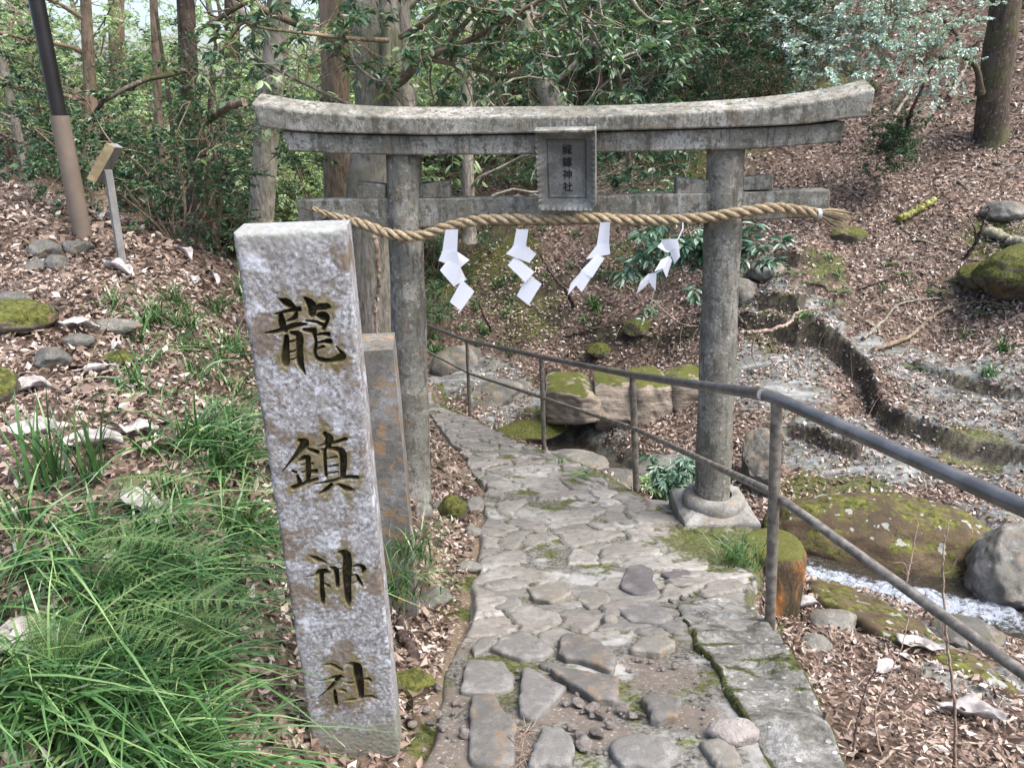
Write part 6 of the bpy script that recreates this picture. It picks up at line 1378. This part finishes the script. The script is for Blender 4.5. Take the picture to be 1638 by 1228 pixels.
stick([(1440, 365), (1470, 385), (1530, 405)], .015, "thin dead branch under the yellow-green log", 11, 'bark_grey')
stick([(1430, 190), (1455, 150), (1470, 120)], .03, "pale dead branch lying up the slope left of the leaning dark stick", 12, 'bark_grey')
stick([(1518, 160), (1545, 110), (1570, 75)], .035, "pale fallen branch propped left of the stout dark trunk", 13, 'bark_grey')
stick([(1480, 100), (1530, 90), (1570, 70)], .04, "dark fallen branch reaching to the stout trunk at upper right", 14, 'twig_dark')
stick([(1490, 60), (1470, 85), (1440, 120), (1400, 150)], .03, "dark fallen branch slanting down the upper slope", 15, 'twig_dark')
stick([(960, 600), (1000, 575), (1040, 560)], .018, "dark dead branch on the brown slope above the split boulder", 16, 'twig_dark')
stick([(905, 540), (950, 528), (1015, 520)], .022, "dead branch lying beside the mossy rocks above the split boulder", 17, 'twig_dark')
stick([(1040, 480), (1085, 515, 7.2), (1118, 522, 7.0)], .012, "thin reddish twig reaching the right torii pillar from the left", 18, 'twig', [(.6, 0, 0, -.3)])
stick([(600, 378, 4.6), (606, 440, 4.6), (601, 500, 4.6), (606, 560, 4.6)], .017, "peeling brown vine stem standing between the carved pillar and the left torii pillar", 19, 'twig', name="vine", cat="vine")
stick([(508, 336, 3.8), (540, 348, 3.82), (575, 352, 3.85), (610, 362, 3.9)], .011, "bundle of dark dry twigs caught at the rope's left end", 20, 'twig_dark', [(.1, -.15, 0, .04), (.4, -.2, 0, .06), (.3, -.18, 0, -.03), (.7, -.2, .05, .08)], name="twig_bundle", cat="twigs")
stick([(1527, 1235, 1.9), (1527, 1130, 1.95), (1515, 1020, 2.0), (1508, 900, 2.05), (1518, 835, 2.1)], .006, "thin reddish-brown sapling stem rising in front of the middle rail at right", 21, 'twig', [(.5, -.06, 0, .10), (.72, .04, .0, .07), (.3, .07, 0, .05)], name="sapling", cat="sapling")
stick([(1415, 1228, 1.9), (1400, 1140, 2.0), (1440, 1040, 2.1), (1460, 960, 2.2)], .004, "thin twig left of the reddish sapling stem", 22, 'twig', [(.5, .06, 0, .08), (.8, -.05, 0, .06)], name="sapling", cat="sapling")
stick([(1362, 1228, 1.9), (1370, 1160, 1.95), (1385, 1100, 2.0), (1400, 1070, 2.0)], .0045, "short dark twig rising by the end of the concrete strip", 23, 'twig_dark', [(.4, -.04, 0, .08)], name="sapling", cat="sapling")
stick([(1450, 930, 2.4), (1460, 880, 2.45), (1470, 825, 2.5)], .004, "slender dry stalk in front of the long boulder", 24, 'twig', [(.1, .06, 0, .08), (.1, -.07, 0, .06)], name="sapling", cat="sapling")
stick([(1400, 1228), (1450, 1195), (1560, 1190), (1640, 1195)], .007, "long thin fallen twig across the bottom right litter", 25, 'twig', [(.4, .08, .05, .05)])
stick([(0, 1020), (60, 990), (150, 975)], .007, "rusty brown bristly fern stalk lying across the sedge at left", 26, 'twig')
stick([(52, 770), (100, 670, 1.85), (150, 560, 1.9), (192, 480, 1.95)], .0022, "long pale dry grass stalk leaning right at mid left", 27, 'rope', name="dry_stalk", cat="stalk", r1=.5)
stick([(665, 1060), (640, 1010), (655, 960)], .02, "dark broken branch at the foot of the shorter stone post", 28, 'twig_dark')
stick([(0, 213, 8.6), (40, 230, 8.5), (90, 228, 8.4)], .02, "thin dark branch hanging at the left edge below the wood", 29, 'twig_dark')
stick([(392, 165, 4.6), (360, 172, 4.9), (330, 195, 5.6)], .02, "bare branch joining the lintel's left end to the dark-barked tree", 30, 'bark_brown', r1=1.2)
for k in range(26):
    a = rg.uniform(0, 3.14); c = G(rg.uniform(828, 850), rg.uniform(1172, 1226)); 
    mb = MB(); d = np.array([math.cos(a+1.2), math.sin(a+1.2), rg.uniform(-.1, .1)])*.05; tube(mb, [c-d+[0, 0, .012], c+[0, 0, .018], c+d+[0, 0, .010]], .0012, 4)
    o = mb.build("pine_needle", M['twig'], None, True, c); o.location = c; tag(o, "brown dry needle in the small heap between the two lowest flagstones", "needle", "dry needles heaped between the flagstones")
BR = np.random.default_rng(909)
for k in range(22):
    px = BR.uniform(1230, 1640); py = BR.uniform(60, 560); a = BR.uniform(-.9, .5); L_ = BR.uniform(25, 80); dx, dy = L_*math.cos(a), -L_*math.sin(a)*.7
    stick([(px, py), (px+dx*.5+BR.normal()*4, py+dy*.5+BR.normal()*3), (px+dx, py+dy)], BR.uniform(.008, .02), "thin dead branch lying among the leaves on the upper right slope", 200+k, ['twig', 'twig_dark', 'bark_grey'][k % 3], [(.5, BR.normal()*.12, BR.normal()*.1, .08)], group="dead branches strewn on the right slope")
